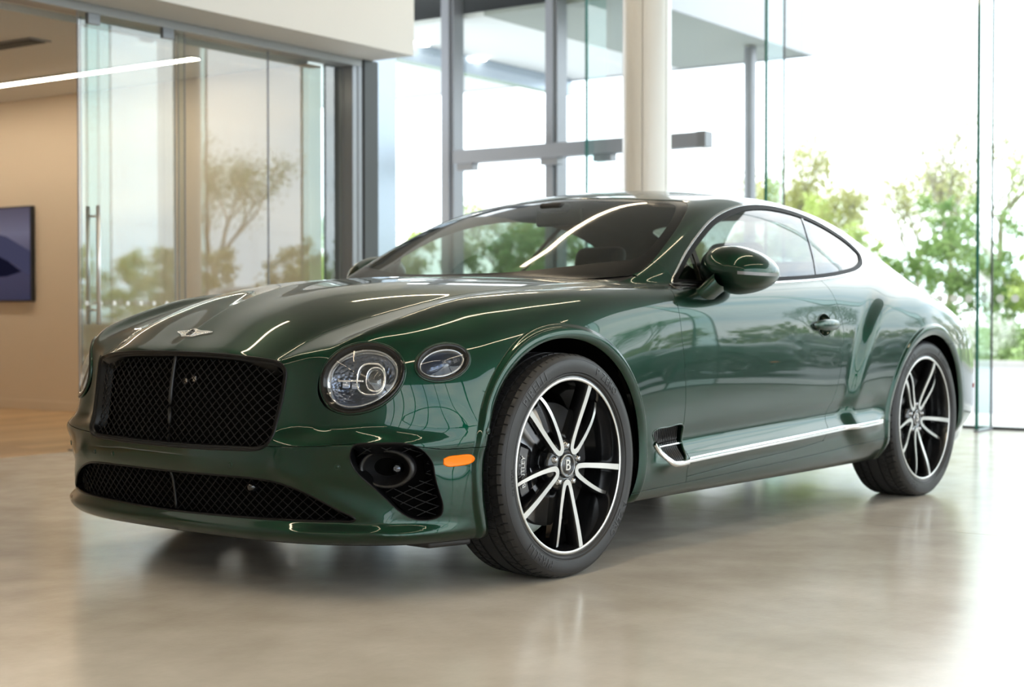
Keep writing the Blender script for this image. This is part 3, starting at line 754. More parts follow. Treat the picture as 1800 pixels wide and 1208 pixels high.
def build_top():
    x = np.arange(-1.10, 4.20, .0125); Y = np.arange(-.15, 1.25, .0125)
    H = gsm(pchip(UX, UH, x), 2.2); yc = gsm(pchip(CX, CY, x), 3.); zc = gsm(pchip(CX, CZ, x), 2.6)
    y2 = gsm(pchip(FX, FY, x), 3.); z2 = gsm(pchip(FX, FZ, x), 2.6)
    val = pchip([-1.1, -.85, -.6, -.2, .3, .6, .9, 4.2], [.004, .006, .016, .015, .010, .004, 0, 0], x)
    T = np.zeros((len(x), len(Y))); cr = sst((x + .72) / .15) * sst((.80 - x) / .3)
    AY = np.abs(Y)
    for i in range(len(x)):
        ym = .45 * yc[i] + .55 * y2[i]; zm = .45 * zc[i] + .55 * z2[i] - val[i]
        yk = np.array([yc[i], ym, y2[i], y2[i] + .06, y2[i] + .13, y2[i] + .4])
        zk = np.array([zc[i], zm, z2[i], z2[i] - .014, z2[i] - .055, z2[i] - .36])
        inn = H[i] - (H[i] - zc[i]) * (AY / yc[i]) ** 2.7
        out = pchip(yk, zk, AY)
        d2 = AY - y2[i]; out = out - .13 * (np.sqrt(d2 * d2 + .003 ** 2) - .003) * np.exp(-(d2 / .045) ** 2) * cr[i]
        T[i] = np.where(AY < yc[i], inn, out)
    T = gsm(gsm(T, .75, 1), 1.0, 0)
    return Tab((-1.10, -.15), (.0125, .0125), T)

RX = [-.2, .10, .30, .48, .60, .75, .90, 1.0, 1.1, 1.25, 1.40, 1.6, 1.9, 2.15, 2.35, 2.6, 2.84, 3.08, 3.30, 3.50, 3.75, 4.1]
RZ = [.70, .82, .930, 1.022, 1.093, 1.168, 1.239, 1.283, 1.324, 1.376, 1.406, 1.425, 1.424, 1.408, 1.384, 1.338, 1.268, 1.178, 1.085, .995, .88, .70]
KX = [.3, .9, 1.17, 1.33, 1.6, 2.4, 2.8, 3.2, 4.]
KZ = [.15, .15, .145, .14, .125, .13, .15, .17, .17]
GX = [0, .4, .6, .8, 1.0, 1.2, 1.6, 2.0, 2.3, 2.6, 2.9, 3.2, 3.5, 3.9]
GY = [.66, .74, .785, .825, .850, .866, .872, .862, .84, .80, .745, .67, .58, .45]
HAUNCH = crom([(2.03,.38),(2.06,.50),(2.10,.62),(2.17,.75),(2.27,.87),(2.42,.955),(2.65,.99),(2.95,.975),(3.25,.91),(3.5,.83),(3.75,.70),(3.78,.40),(3.0,.25),(2.2,.27)], n=6)

def init_body():
    global T_SIDE, T_TOP, T_R, T_K, T_G, T_HA, T_RB
    T_SIDE = build_side(); T_TOP = build_top()
    T_R = curve1(RX, RZ, .05); T_K = curve1(KX, KZ, .06); T_G = curve1(GX, GY, .07)
    x = np.arange(1.7, 4.2, .02); z = np.arange(.05, 1.3, .02)
    XX, ZZ = np.meshgrid(x, z, indexing='ij')
    d = seg_sdf(XX, ZZ, HAUNCH)
    T_HA = Tab((1.7, .05), (.02, .02), gsm(gsm(.034 * sst((d + .028) / .085), .6, 0), .6, 1))
    T_RB = curve1([-1, .4, 1.9, 2.3, 2.7, 3.2, 4], [.02, .02, .025, .05, .16, .20, .20], .08)

def strip_z(x): return .333 + .052 * (x - .7) / 1.5

def body_f(x, y, z, lin=False):
    Y = np.abs(y)
    fs = T_SIDE(z, x, Y, lin=lin)
    # arch flares
    far = sst((Y - .55) / .12)
    rf = np.hypot(x - .005, z - .372); rr = np.hypot(x - AX_R, z - .358)
    def flare(r, R0, R1, h):
        b = h * sst((R1 - r) / .016 + .5)
        b = b - .020 * (np.maximum(R0 + .035 - r, 0) / .045) ** 2
        return np.where(r < R0 - .05, b[...] * 0 + h - .020 * (.085 / .045) ** 2, b)
    fs = fs - far * (flare(rf, .424, .466, .013) + flare(rr, .414, .462, .010))
    fs = fs - far * T_HA(np.clip(x, 1.72, 4.1), z, lin=lin)
    # blade between the lower grille and the side intake
    tt = np.clip(((Y - .50) * .27 + (.405 - z) * .165) / .1001, 0, 1)
    dd = np.hypot(Y - .50 - .27 * tt, z - .405 + .165 * tt)
    fs = fs - np.where(x < -.3, .010, 0.) * np.exp(-(dd / .034) ** 2)
    # rocker: the concave door foot and the ledge that carries the bright strip
    zl = strip_z(x); m = sst((x - .50) / .12) * sst((2.42 - x) / .15)
    fs = fs - far * m * (.018 * np.exp(-((z - zl) / .030) ** 2) - .011 * np.exp(-((z - zl - .072) / .042) ** 2))
    Zt = T_TOP(x, Y, lin=lin)
    ridge = -.115 * (np.sqrt(Y * Y + .003 ** 2) - .003) * np.exp(-(Y / .13) ** 2) * sst((.45 - x) / .2)
    ft = (z - Zt - ridge) * .86
    k = .014 + .016 * sst((Y - .44) / .08) + .075 * sst((x + .75) / .35)
    k = np.where(x > 2.2, k + .03 * sst((x - 2.2) / .5), k)
    f = smax(fs, ft, k)
    zb = .167 + .030 * sst((x + .1) / .5) - .0 * x
    f = smax(f, (zb - z), .05)
    # cabin
    kz = T_K(x, lin=lin); R = T_R(x, lin=lin) - kz * Y * Y
    dz = z - 1.0; dz = .5 * (dz + np.sqrt(dz * dz + .0009)) - .015
    G = T_G(x, lin=lin) - .46 * dz - .36 * dz * np.abs(dz)
    fg = smax((Y - G) * .86, (z - R) * .90, .085)
    fg = np.maximum(fg, .86 - z)
    return smin(f, fg, T_RB(x, lin=lin))

def body_grad(P, e=.0015):
    x, y, z = P.T
    g = np.stack([body_f(x + e, y, z) - body_f(x - e, y, z), body_f(x, y + e, z) - body_f(x, y - e, z),
                  body_f(x, y, z + e) - body_f(x, y, z - e)], 1) / (2 * e)
    return g

def project(P, it=4, off=0.0):
    P = P.copy()
    for _ in range(it):
        g = body_grad(P); f = body_f(*P.T) - off
        s = f / np.maximum((g * g).sum(1), .05)
        P -= np.clip(s, -.02, .02)[:, None] * g
    return P

def normals(P):
    g = body_grad(P); return g / np.linalg.norm(g, axis=1)[:, None]

def trace(o, d, n=900, t0=2.0, t1=10.0):
    """rays (N,3): first crossing with the body"""
    d = d / np.linalg.norm(d, axis=1)[:, None]
    ts = np.linspace(t0, t1, n); hit = np.full(len(d), np.nan); prev = np.ones(len(d))
    for i, t in enumerate(ts):
        P = o + d * t
        inb = (abs(P[:, 0] - 1.5) < 2.7) & (abs(P[:, 1]) < 1.2) & (P[:, 2] < 1.5) & (P[:, 2] > .05)
        f = np.where(inb, body_f(P[:, 0], P[:, 1], P[:, 2], lin=True), 1.)
        m = (f < 0) & (prev >= 0) & np.isnan(hit)
        hit[m] = t - (ts[1] - ts[0]) * (-f[m]) / np.maximum(prev[m] - f[m], 1e-9)
        prev = f
    return o + d * hit[:, None]
# ---------------------------------------------------------------- meshing the field and cutting it into panels
def march(h=.0125):
    lo = np.array([-1.02, -1.08, .10]); hi = np.array([4.06, 1.08, 1.50])
    B = 4; n = (np.ceil((hi - lo) / (h * B)).astype(int)) * B + 1
    # coarse field
    cx = [lo[k] + h * B * np.arange((n[k] - 1) // B + 1) for k in range(3)]
    X, Y, Z = np.meshgrid(*cx, indexing='ij')
    fc = body_f(X.ravel(), Y.ravel(), Z.ravel(), lin=True).reshape(X.shape)
    a = np.abs(fc); near = a < .11
    m = near.copy()
    for ax in range(3):
        m |= np.roll(m, 1, ax) | np.roll(m, -1, ax)
    F = np.repeat(np.repeat(np.repeat(np.sign(fc), B, 0), B, 1), B, 2)[:n[0], :n[1], :n[2]]
    M = np.repeat(np.repeat(np.repeat(m, B, 0), B, 1), B, 2)[:n[0], :n[1], :n[2]]
    I = np.argwhere(M); P = lo + h * I
    vals = np.empty(len(P))
    for c in range(0, len(P), 400000):
        q = P[c:c + 400000]; vals[c:c + 400000] = body_f(q[:, 0], q[:, 1], q[:, 2], lin=True)
    F[M] = vals
    F = np.where(F == 0, 1e-9, F)
    s = F < 0
    # cells with a sign change
    c0 = s[:-1, :-1, :-1]; allin = c0.copy(); anyin = c0.copy()
    offs = [(i, j, k) for i in (0, 1) for j in (0, 1) for k in (0, 1)]
    sh = [n[0] - 1, n[1] - 1, n[2] - 1]
    sub = lambda A, o: A[o[0]:o[0] + sh[0], o[1]:o[1] + sh[1], o[2]:o[2] + sh[2]]
    for o in offs:
        allin = allin & sub(s, o); anyin = anyin | sub(s, o)
    act = anyin & ~allin
    ids = -np.ones(sh, np.int32); C = np.argwhere(act); ids[act] = np.arange(len(C))
    acc = np.zeros((len(C), 3)); cnt = np.zeros(len(C))
    for o1 in offs:
        for ax in range(3):
            if o1[ax]: continue
            o2 = list(o1); o2[ax] = 1
            f1 = F[C[:, 0] + o1[0], C[:, 1] + o1[1], C[:, 2] + o1[2]]; f2 = F[C[:, 0] + o2[0], C[:, 1] + o2[1], C[:, 2] + o2[2]]
            cr = (f1 < 0) != (f2 < 0); t = np.where(cr, f1 / (f1 - f2 + 1e-20), 0)
            p = np.array(o1, float)[None].repeat(len(C), 0); p[:, ax] += t
            acc += np.where(cr[:, None], p, 0); cnt += cr
    V = lo + h * (C + acc / cnt[:, None])
    quads = []
    for ax in range(3):
        b, c = (ax + 1) % 3, (ax + 2) % 3
        sl1 = [slice(None)] * 3; sl2 = [slice(None)] * 3
        sl1[ax] = slice(0, -1); sl2[ax] = slice(1, None)
        cr = s[tuple(sl1)] != s[tuple(sl2)]
        E = np.argwhere(cr)
        ok = (E[:, b] > 0) & (E[:, c] > 0) & (E[:, b] < n[b] - 1) & (E[:, c] < n[c] - 1)
        E = E[ok]
        def cid(db, dc):
            q = E.copy(); q[:, b] += db; q[:, c] += dc
            return ids[q[:, 0], q[:, 1], q[:, 2]]
        Q = np.stack([cid(-1, -1), cid(0, -1), cid(0, 0), cid(-1, 0)], 1)
        ins = s[E[:, 0], E[:, 1], E[:, 2]]
        Q = np.where(ins[:, None], Q, Q[:, ::-1])
        quads.append(Q[(Q >= 0).all(1)])
    Q = np.concatenate(quads)
    V = project(V, 3)
    # one tangential relaxation
    deg = np.zeros(len(V)); acc = np.zeros_like(V)
    for i in range(4):
        a, b = Q[:, i], Q[:, (i + 1) % 4]
        for u, w in ((a, b), (b, a)):
            for k in range(3): acc[:, k] += np.bincount(u, V[w, k], len(V))
            deg += np.bincount(u, minlength=len(V))
    N = normals(V); D = acc / np.maximum(deg, 1)[:, None] - V
    D -= (D * N).sum(1)[:, None] * N
    V = project(V + .6 * D, 3)
    d1 = np.linalg.norm(V[Q[:, 0]] - V[Q[:, 2]], axis=1); d2 = np.linalg.norm(V[Q[:, 1]] - V[Q[:, 3]], axis=1)
    T = np.where((d1 < d2)[:, None, None], np.stack([Q[:, [0, 1, 2]], Q[:, [0, 2, 3]]], 1), np.stack([Q[:, [0, 1, 3]], Q[:, [1, 2, 3]]], 1)).reshape(-1, 3)
    return V, T

def split_edges(V, T, flag_fn):
    """conforming refinement: every edge flagged by flag_fn(a, b) gets a midpoint"""
    E = np.sort(np.concatenate([T[:, [0, 1]], T[:, [1, 2]], T[:, [2, 0]]]), 1)
    key = E[:, 0].astype(np.int64) * (len(V) + 1) + E[:, 1]
    u, inv = np.unique(key, return_inverse=True)
    a = (u // (len(V) + 1)).astype(int); b = (u % (len(V) + 1)).astype(int)
    fl = flag_fn(a, b)
    mid = np.full(len(u), -1); mid[fl] = len(V) + np.arange(fl.sum())
    NV = (V[a[fl]] + V[b[fl]]) / 2
    V2 = np.concatenate([V, NV]); m = len(T)
    me = mid[inv].reshape(3, m).T          # mids of edges 01,12,20
    out = []
    k = (me >= 0).sum(1)
    out.append(T[k == 0])
    for r in range(3):
        t = np.roll(T, -r, 1); e = np.roll(me, -r, 1)
        s = (k == 1) & (e[:, 0] >= 0); q, w = t[s], e[s]
        out += [np.stack([q[:, 0], w[:, 0], q[:, 2]], 1), np.stack([w[:, 0], q[:, 1], q[:, 2]], 1)]
        s = (k == 2) & (e[:, 0] >= 0) & (e[:, 1] >= 0); q, w = t[s], e[s]
        out += [np.stack([w[:, 0], q[:, 1], w[:, 1]], 1), np.stack([q[:, 0], w[:, 0], w[:, 1]], 1), np.stack([q[:, 0], w[:, 1], q[:, 2]], 1)]
    s = k == 3; q, w = T[s], me[s]
    out += [np.stack([q[:, 0], w[:, 0], w[:, 2]], 1), np.stack([w[:, 0], q[:, 1], w[:, 1]], 1), np.stack([w[:, 2], w[:, 1], q[:, 2]], 1), w]
    return V2, np.concatenate(out), len(V)

def clip(V, T, gf):
    """keep the part where gf(V) > 0, cutting triangles along gf = 0"""
    g = gf(V)
    g = np.where(np.abs(g) < 2e-5, 2e-5, g)
    pos = g > 0; k = pos[T].sum(1)
    keep = T[k == 3]; cut = T[(k == 1) | (k == 2)]
    if len(cut) == 0: return compact(V, keep)
    E = np.sort(np.concatenate([cut[:, [0, 1]], cut[:, [1, 2]], cut[:, [2, 0]]]), 1)
    E = E[pos[E[:, 0]] != pos[E[:, 1]]]
    key = np.unique(E[:, 0].astype(np.int64) * (len(V) + 1) + E[:, 1])
    a = (key // (len(V) + 1)).astype(int); b = (key % (len(V) + 1)).astype(int)
    ta = np.zeros(len(a)); tb = np.ones(len(a)); ga, gb = g[a].copy(), g[b].copy(); t = ga / (ga - gb)
    for _ in range(2):
        p = V[a] + (V[b] - V[a]) * t[:, None]; gp = gf(p); same = (gp > 0) == (ga > 0)
        ta = np.where(same, t, ta); ga = np.where(same, gp, ga); tb = np.where(same, tb, t); gb = np.where(same, gb, gp)
        den = ga - gb; t = np.where(np.abs(den) > 1e-12, ta + (tb - ta) * ga / np.where(den == 0, 1, den), t)
    NV = V[a] + (V[b] - V[a]) * t[:, None]
    base = len(V)
    def eid(p, q):
        lo, hi = np.minimum(p, q), np.maximum(p, q)
        return base + np.searchsorted(key, lo.astype(np.int64) * (len(V) + 1) + hi)
    out = [keep]
    for r in range(3):
        t_ = np.roll(cut, -r, 1); pp = pos[t_]
        s = pp[:, 0] & ~pp[:, 1] & ~pp[:, 2]; q = t_[s]
        if len(q): out.append(np.stack([q[:, 0], eid(q[:, 0], q[:, 1]), eid(q[:, 0], q[:, 2])], 1))
        s = ~pp[:, 0] & pp[:, 1] & pp[:, 2]; q = t_[s]
        if len(q):
            e1 = eid(q[:, 0], q[:, 1]); e2 = eid(q[:, 0], q[:, 2])
            out += [np.stack([e1, q[:, 1], q[:, 2]], 1), np.stack([e1, q[:, 2], e2], 1)]
    return compact(np.concatenate([V, NV]), np.concatenate(out))

def compact(V, T):
    u, inv = np.unique(T, return_inverse=True)
    return V[u], inv.reshape(-1, 3)

def area_of(V, T):
    return np.linalg.norm(np.cross(V[T[:, 1]] - V[T[:, 0]], V[T[:, 2]] - V[T[:, 0]]), axis=1) / 2

def boundary(T):
    E = np.concatenate([T[:, [0, 1]], T[:, [1, 2]], T[:, [2, 0]]])
    s = np.sort(E, 1); n = int(T.max()) + 1
    key = s[:, 0].astype(np.int64) * n + s[:, 1]
    u, idx, cnt = np.unique(key, return_index=True, return_counts=True)
    return E[idx[cnt == 1]]

def flange(V, T, N, depth=.014, rnd=.0014, off=None):
    """rolled edge: turns every open border inwards"""
    E = boundary(T)
    bv = np.unique(E); mp = -np.ones(len(V), int); mp[bv] = np.arange(len(bv))
    tang = np.zeros((len(bv), 3)); e = V[E[:, 1]] - V[E[:, 0]]; e /= np.maximum(np.linalg.norm(e, axis=1), 1e-9)[:, None]
    for c in (0, 1):
        o = np.cross(e, N[E[:, c]])
        for k in range(3): tang[:, k] += np.bincount(mp[E[:, c]], o[:, k], len(bv))
    tang /= np.maximum(np.linalg.norm(tang, axis=1), 1e-9)[:, None]
    nb = N[bv]; p = V[bv]
    r1 = p - nb * rnd + tang * rnd; r2 = p - nb * depth + tang * rnd
    n0 = len(V); m = len(bv)
    V2 = np.concatenate([V, r1, r2]); N2 = np.concatenate([N, tang, tang])
    a, b = E[:, 0], E[:, 1]; a1, b1 = n0 + mp[a], n0 + mp[b]; a2, b2 = a1 + m, b1 + m
    F = np.concatenate([np.stack([b, a, a1], 1), np.stack([b, a1, b1], 1), np.stack([b1, a1, a2], 1), np.stack([b1, a2, b2], 1)])
    return V2, np.concatenate([T, F]), N2
# ---------------------------------------------------------------- panel outlines (measured; Y = |y|)
def fn1(pts):
    P = np.array(sorted(pts)); return lambda t: pchip(P[:, 0], P[:, 1], np.asarray(t, float))
hood_side = fn1([(-1.2,.452),(-.95,.452),(-.811,.450),(-.698,.460),(-.562,.491),(-.38,.528),(-.136,.567),(.105,.619),(.374,.669),(.56,.735),(.75,.81),(.9,.87)])
ws_base = lambda Y: .400 + .395 * Y * Y
ws_head = lambda Y: 1.238 + .14 * Y * Y
door_front = fn1([(.10,.775),(.268,.760),(.352,.741),(.456,.737),(.52,.737),(.69,.724),(.816,.708),(.92,.703),(.97,.728),(1.2,.85)])
door_back = fn1([(.2,1.80),(.353,1.842),(.39,1.862),(.532,1.955),(.679,2.010),(.791,2.030),(.878,2.010),(.964,1.975),(1.03,1.955),(1.2,1.91)])
door_bot = fn1([(.5,.255),(.76,.268),(1.135,.290),(1.59,.312),(1.80,.328),(1.90,.335),(2.2,.36)])
sill_seam = fn1([(.2,.232),(.406,.238),(.73,.245),(1.14,.256),(1.865,.279),(2.36,.304),(2.6,.315)])
bump_seam = fn1([(0,.470),(.45,.470),(.605,.475),(.722,.485),(.796,.487),(.852,.473),(.892,.461),(.96,.464)])
mirY = lambda pts: [(-p[0], p[1]) for p in pts[::-1]]
g_half = [(.245,.750),(.405,.736),(.458,.723),(.475,.700),(.476,.635),(.466,.54),(.459,.487),(.432,.461),(.295,.451)]
GRILLE = crom([(0,.755)] + g_half + [(0,.447)] + mirY(g_half), n=8)
l_half = [(.279,.370),(.41,.368),(.49,.358),(.585,.326),(.66,.285),(.708,.255),(.700,.246),(.651,.244),(.363,.239)]
LOWER = crom([(0,.369)] + l_half + [(0,.235)] + mirY(l_half), n=8)
FOG = crom([(.727,.485),(.781,.489),(.830,.486),(.853,.470),(.864,.443),(.876,.36),(.884,.282),(.878,.255),(.862,.246),(.832,.252),(.772,.322),(.726,.388),(.708,.430),(.716,.463)], n=6)
DLO = crom([(.808,.992),(.897,1.073),(1.028,1.155),(1.219,1.246),(1.381,1.297),(1.594,1.338),(1.835,1.352),(2.133,1.328),(2.407,1.262),(2.560,1.205),(2.618,1.160),(2.575,1.110),(2.45,1.072),(2.208,1.042),(1.925,1.020),(1.60,1.004),(1.242,.989),(.92,.981)], n=8)
BPOST = [(1.90,.95),(1.934,1.025),(1.994,1.116),(2.045,1.207),(2.106,1.301),(2.14,1.38)]
VENT = crom([(.516,.446),(.545,.460),(.62,.463),(.735,.463),(.742,.42),(.738,.370),(.722,.338),(.70,.326),(.66,.326),(.616,.335),(.573,.372),(.531,.414)], n=6)
HANDLE = crom([(1.800,.856),(1.85,.874),(1.90,.856),(1.91,.826),(1.90,.794),(1.85,.777),(1.80,.794),(1.79,.826)], n=6)
ws_h = [(1.238,0),(1.243,.26),(1.262,.44),(1.290,.545),(1.287,.582),(1.254,.616),(1.203,.646),(1.034,.708),(.788,.763),(.705,.769),(.662,.762),(.622,.740),(.50,.50),(.43,.27),(.40,0)]
WS = crom(ws_h + [(a, -b) for a, b in ws_h[-2:0:-1]], n=8)
rw_h = [(2.52,0),(2.53,.30),(2.555,.42),(2.60,.455),(2.75,.475),(3.02,.52),(3.14,.53),(3.19,.50),(3.20,.30),(3.20,0)]
RW = crom(rw_h + [(a, -b) for a, b in rw_h[-2:0:-1]], n=8)
LAMP = np.array([(-.802,.577,.668),(-.779,.591,.728),(-.743,.633,.765),(-.697,.681,.784),(-.654,.724,.784),(-.628,.760,.763),(-.625,.786,.720),(-.641,.793,.673),(-.673,.780,.626),(-.716,.750,.587),(-.765,.699,.570),(-.794,.641,.586),(-.804,.600,.618)])
OLAMP = np.array([(-.605,.804,.709),(-.584,.800,.743),(-.539,.805,.774),(-.486,.821,.784),(-.437,.842,.778),(-.417,.863,.753),(-.425,.874,.722),(-.457,.875,.692),(-.512,.865,.669),(-.554,.848,.667),(-.592,.824,.681)])
MARK = np.array([(-.557,.881,.424),(-.550,.884,.433),(-.508,.901,.438),(-.466,.915,.437),(-.459,.920,.428),(-.465,.915,.418),(-.508,.900,.411),(-.549,.885,.413)])

class Patch:
    """planar frame of a ring of surface points, with a polygon in it"""
    def __init__(s, P, n=6):
        s.c = P.mean(0); d = P - s.c
        u, w, vt = np.linalg.svd(d); s.n = vt[2]
        if s.n[0] > 0: s.n = -s.n
        s.u = np.cross([0, 0, 1], s.n); s.u /= np.linalg.norm(s.u); s.v = np.cross(s.n, s.u)
        q = np.stack([d @ s.u, d @ s.v], 1); s.poly = crom(q, n=n)
    def fit(s):
        """replace the polygon by the best ellipse"""
        x, y = s.poly.T; A = np.stack([x * x, x * y, y * y, x, y], 1); k = np.linalg.lstsq(A, np.ones(len(x)), rcond=None)[0]
        Q = np.array([[k[0], k[1] / 2], [k[1] / 2, k[2]]]); s.e0 = -np.linalg.solve(2 * Q, k[3:]); c = 1 + s.e0 @ Q @ s.e0
        w, s.R = np.linalg.eigh(Q / c); s.ab = 1 / np.sqrt(w); s.poly = s.ring(0, 60); return s
    def ring(s, d, n=60):
        t = np.linspace(0, 2 * PI, n, endpoint=False); return s.e0 + np.stack([(s.ab[0] - d) * np.cos(t), (s.ab[1] - d) * np.sin(t)], 1) @ s.R.T
    def sdf(s, V):
        Q = np.stack([V[:, 0], np.abs(V[:, 1]), V[:, 2]], 1) - s.c
        r = seg_sdf(Q @ s.u, Q @ s.v, s.poly)
        return np.where(np.abs(Q @ s.n) < .16, r, -1.)
P_LAMP = Patch(LAMP).fit(); P_OLAMP = Patch(OLAMP).fit(); P_MARK = Patch(MARK)

def aY(V): return np.abs(V[:, 1])
def G_grille(V): return np.where((V[:, 0] < -.3), seg_sdf(V[:, 1], V[:, 2], GRILLE), -1.)
def G_lower(V): return np.where((V[:, 0] < -.3), seg_sdf(V[:, 1], V[:, 2], LOWER), -1.)
def G_fog(V): return np.where((V[:, 0] < -.47), seg_sdf(aY(V), V[:, 2], FOG), -1.)
def G_dlo(V): return np.where((aY(V) > .45), seg_sdf(V[:, 0], V[:, 2], DLO), -1.)
def G_vent(V): return np.where((aY(V) > .6), seg_sdf(V[:, 0], V[:, 2], VENT), -1.)
def G_handle(V): return np.where((aY(V) > .6), seg_sdf(V[:, 0], V[:, 2], HANDLE), -1.)
def G_ws(V): return np.where(V[:, 2] > .85, seg_sdf(V[:, 0], V[:, 1], WS), -1.)
def G_rw(V): return np.where(V[:, 2] > .85, seg_sdf(V[:, 0], V[:, 1], RW), -1.)
def G_archf(V): return np.where(aY(V) > .5, np.hypot(V[:, 0] - .005, V[:, 2] - .372) - .424, 1.)
def G_archr(V): return np.where(aY(V) > .5, np.hypot(V[:, 0] - AX_R, V[:, 2] - .358) - .414, 1.)
def g_hoodside(V): return (hood_side(V[:, 0]) - aY(V)) * .97
def g_cowl(V): return ws_base(aY(V)) - .030 - V[:, 0]
def g_seam(V): return V[:, 2] - bump_seam(aY(V))
def g_df(V):       # positive behind the door's front shut line / pillar seam
    a = (V[:, 0] - door_front(V[:, 2]))
    b = V[:, 0] - (.756 + 1.24 * (aY(V) - .771))
    return np.where(V[:, 2] > .985, b, a)
def g_db(V): return door_back(V[:, 2]) - V[:, 0]
def g_dbot(V): return (V[:, 2] - door_bot(V[:, 0]))
def g_sill(V): return V[:, 2] - sill_seam(V[:, 0])
def g_belt(V): return .995 - V[:, 2] + np.clip((V[:, 0] - 1.2) * .055, -.02, .06)
def g_rbump(V): return np.where(V[:, 0] > 2.9, V[:, 2] - (.722 + .16 * (V[:, 0] - 3.065)), 1.)
def g_roofseam(V): return (np.interp(V[:, 0], [1.2, 1.29, 1.32, 1.41, 1.7, 2.2, 2.5, 2.6, 2.8, 3.0, 3.2], [.57, .562, .548, .522, .490, .468, .466, .47, .49, .53, .55]) - aY(V))
def G(f, gap=0., s=1): return lambda V: s * f(V) - gap
# ---------------------------------------------------------------- the green coupe
def x_at(Y, z, off=0.):
    a = np.full(Y.shape, -1.05); b = np.full(Y.shape, -.25)
    for _ in range(26):
        m = (a + b) / 2; f = body_f(m, Y, z) - off
        b = np.where(f < 0, m, b); a = np.where(f < 0, a, m)
    return (a + b) / 2
def y_at(x, z, off=0.):
    """|y| of the flank"""
    a = np.full(x.shape, .40); b = np.full(x.shape, 1.10)
    for _ in range(26):
        m = (a + b) / 2; f = body_f(x, m, z) - off
        a = np.where(f < 0, m, a); b = np.where(f < 0, b, m)
    return (a + b) / 2
def z_at(x, y, off=0.):
    a = np.full(x.shape, .55); b = np.full(x.shape, 1.55)
    for _ in range(26):
        m = (a + b) / 2; f = body_f(x, y, m) - off
        a = np.where(f < 0, m, a); b = np.where(f < 0, b, m)
    return (a + b) / 2
def front_curve(poly, off=0.):
    p = np.asarray(poly); P = np.stack([x_at(p[:, 0], p[:, 1], off), p[:, 0], p[:, 1]], 1)
    return P, normals(P)
def patch_curve(pt, off=0., grow=0.):
    q = pt.poly
    if grow:
        t = np.roll(q, -1, 0) - np.roll(q, 1, 0); t /= np.linalg.norm(t, axis=1)[:, None]; n = np.stack([t[:, 1], -t[:, 0]], 1)
        if ((q - q.mean(0)) * n).sum() < 0: n = -n
        q = q + grow * n
    P = pt.c + q[:, :1] * pt.u + q[:, 1:] * pt.v
    P = project(P * [1, -1, 1], 4); N = normals(P)
    return P + off * N, N
def disc_fill(O, apex, rings=7, bow=0., n=None, power=1.):
    """outline (closed) filled towards the apex; bow lifts the middle along n"""
    m = len(O); V = []; F = []
    for k in range(rings):
        s = 1 - (k / rings) ** power
        V.append(apex + (O - apex) * s + (n * bow * (1 - s * s) if n is not None else 0))
    V = np.concatenate(V + [np.array([apex + (n * bow if n is not None else 0)])])
    for k in range(rings - 1):
        for i in range(m):
            j = (i + 1) % m; F.append((k * m + i, k * m + j, (k + 1) * m + j, (k + 1) * m + i))
    for i in range(m): F.append(((rings - 1) * m + i, (rings - 1) * m + (i + 1) % m, rings * m))
    return V, F

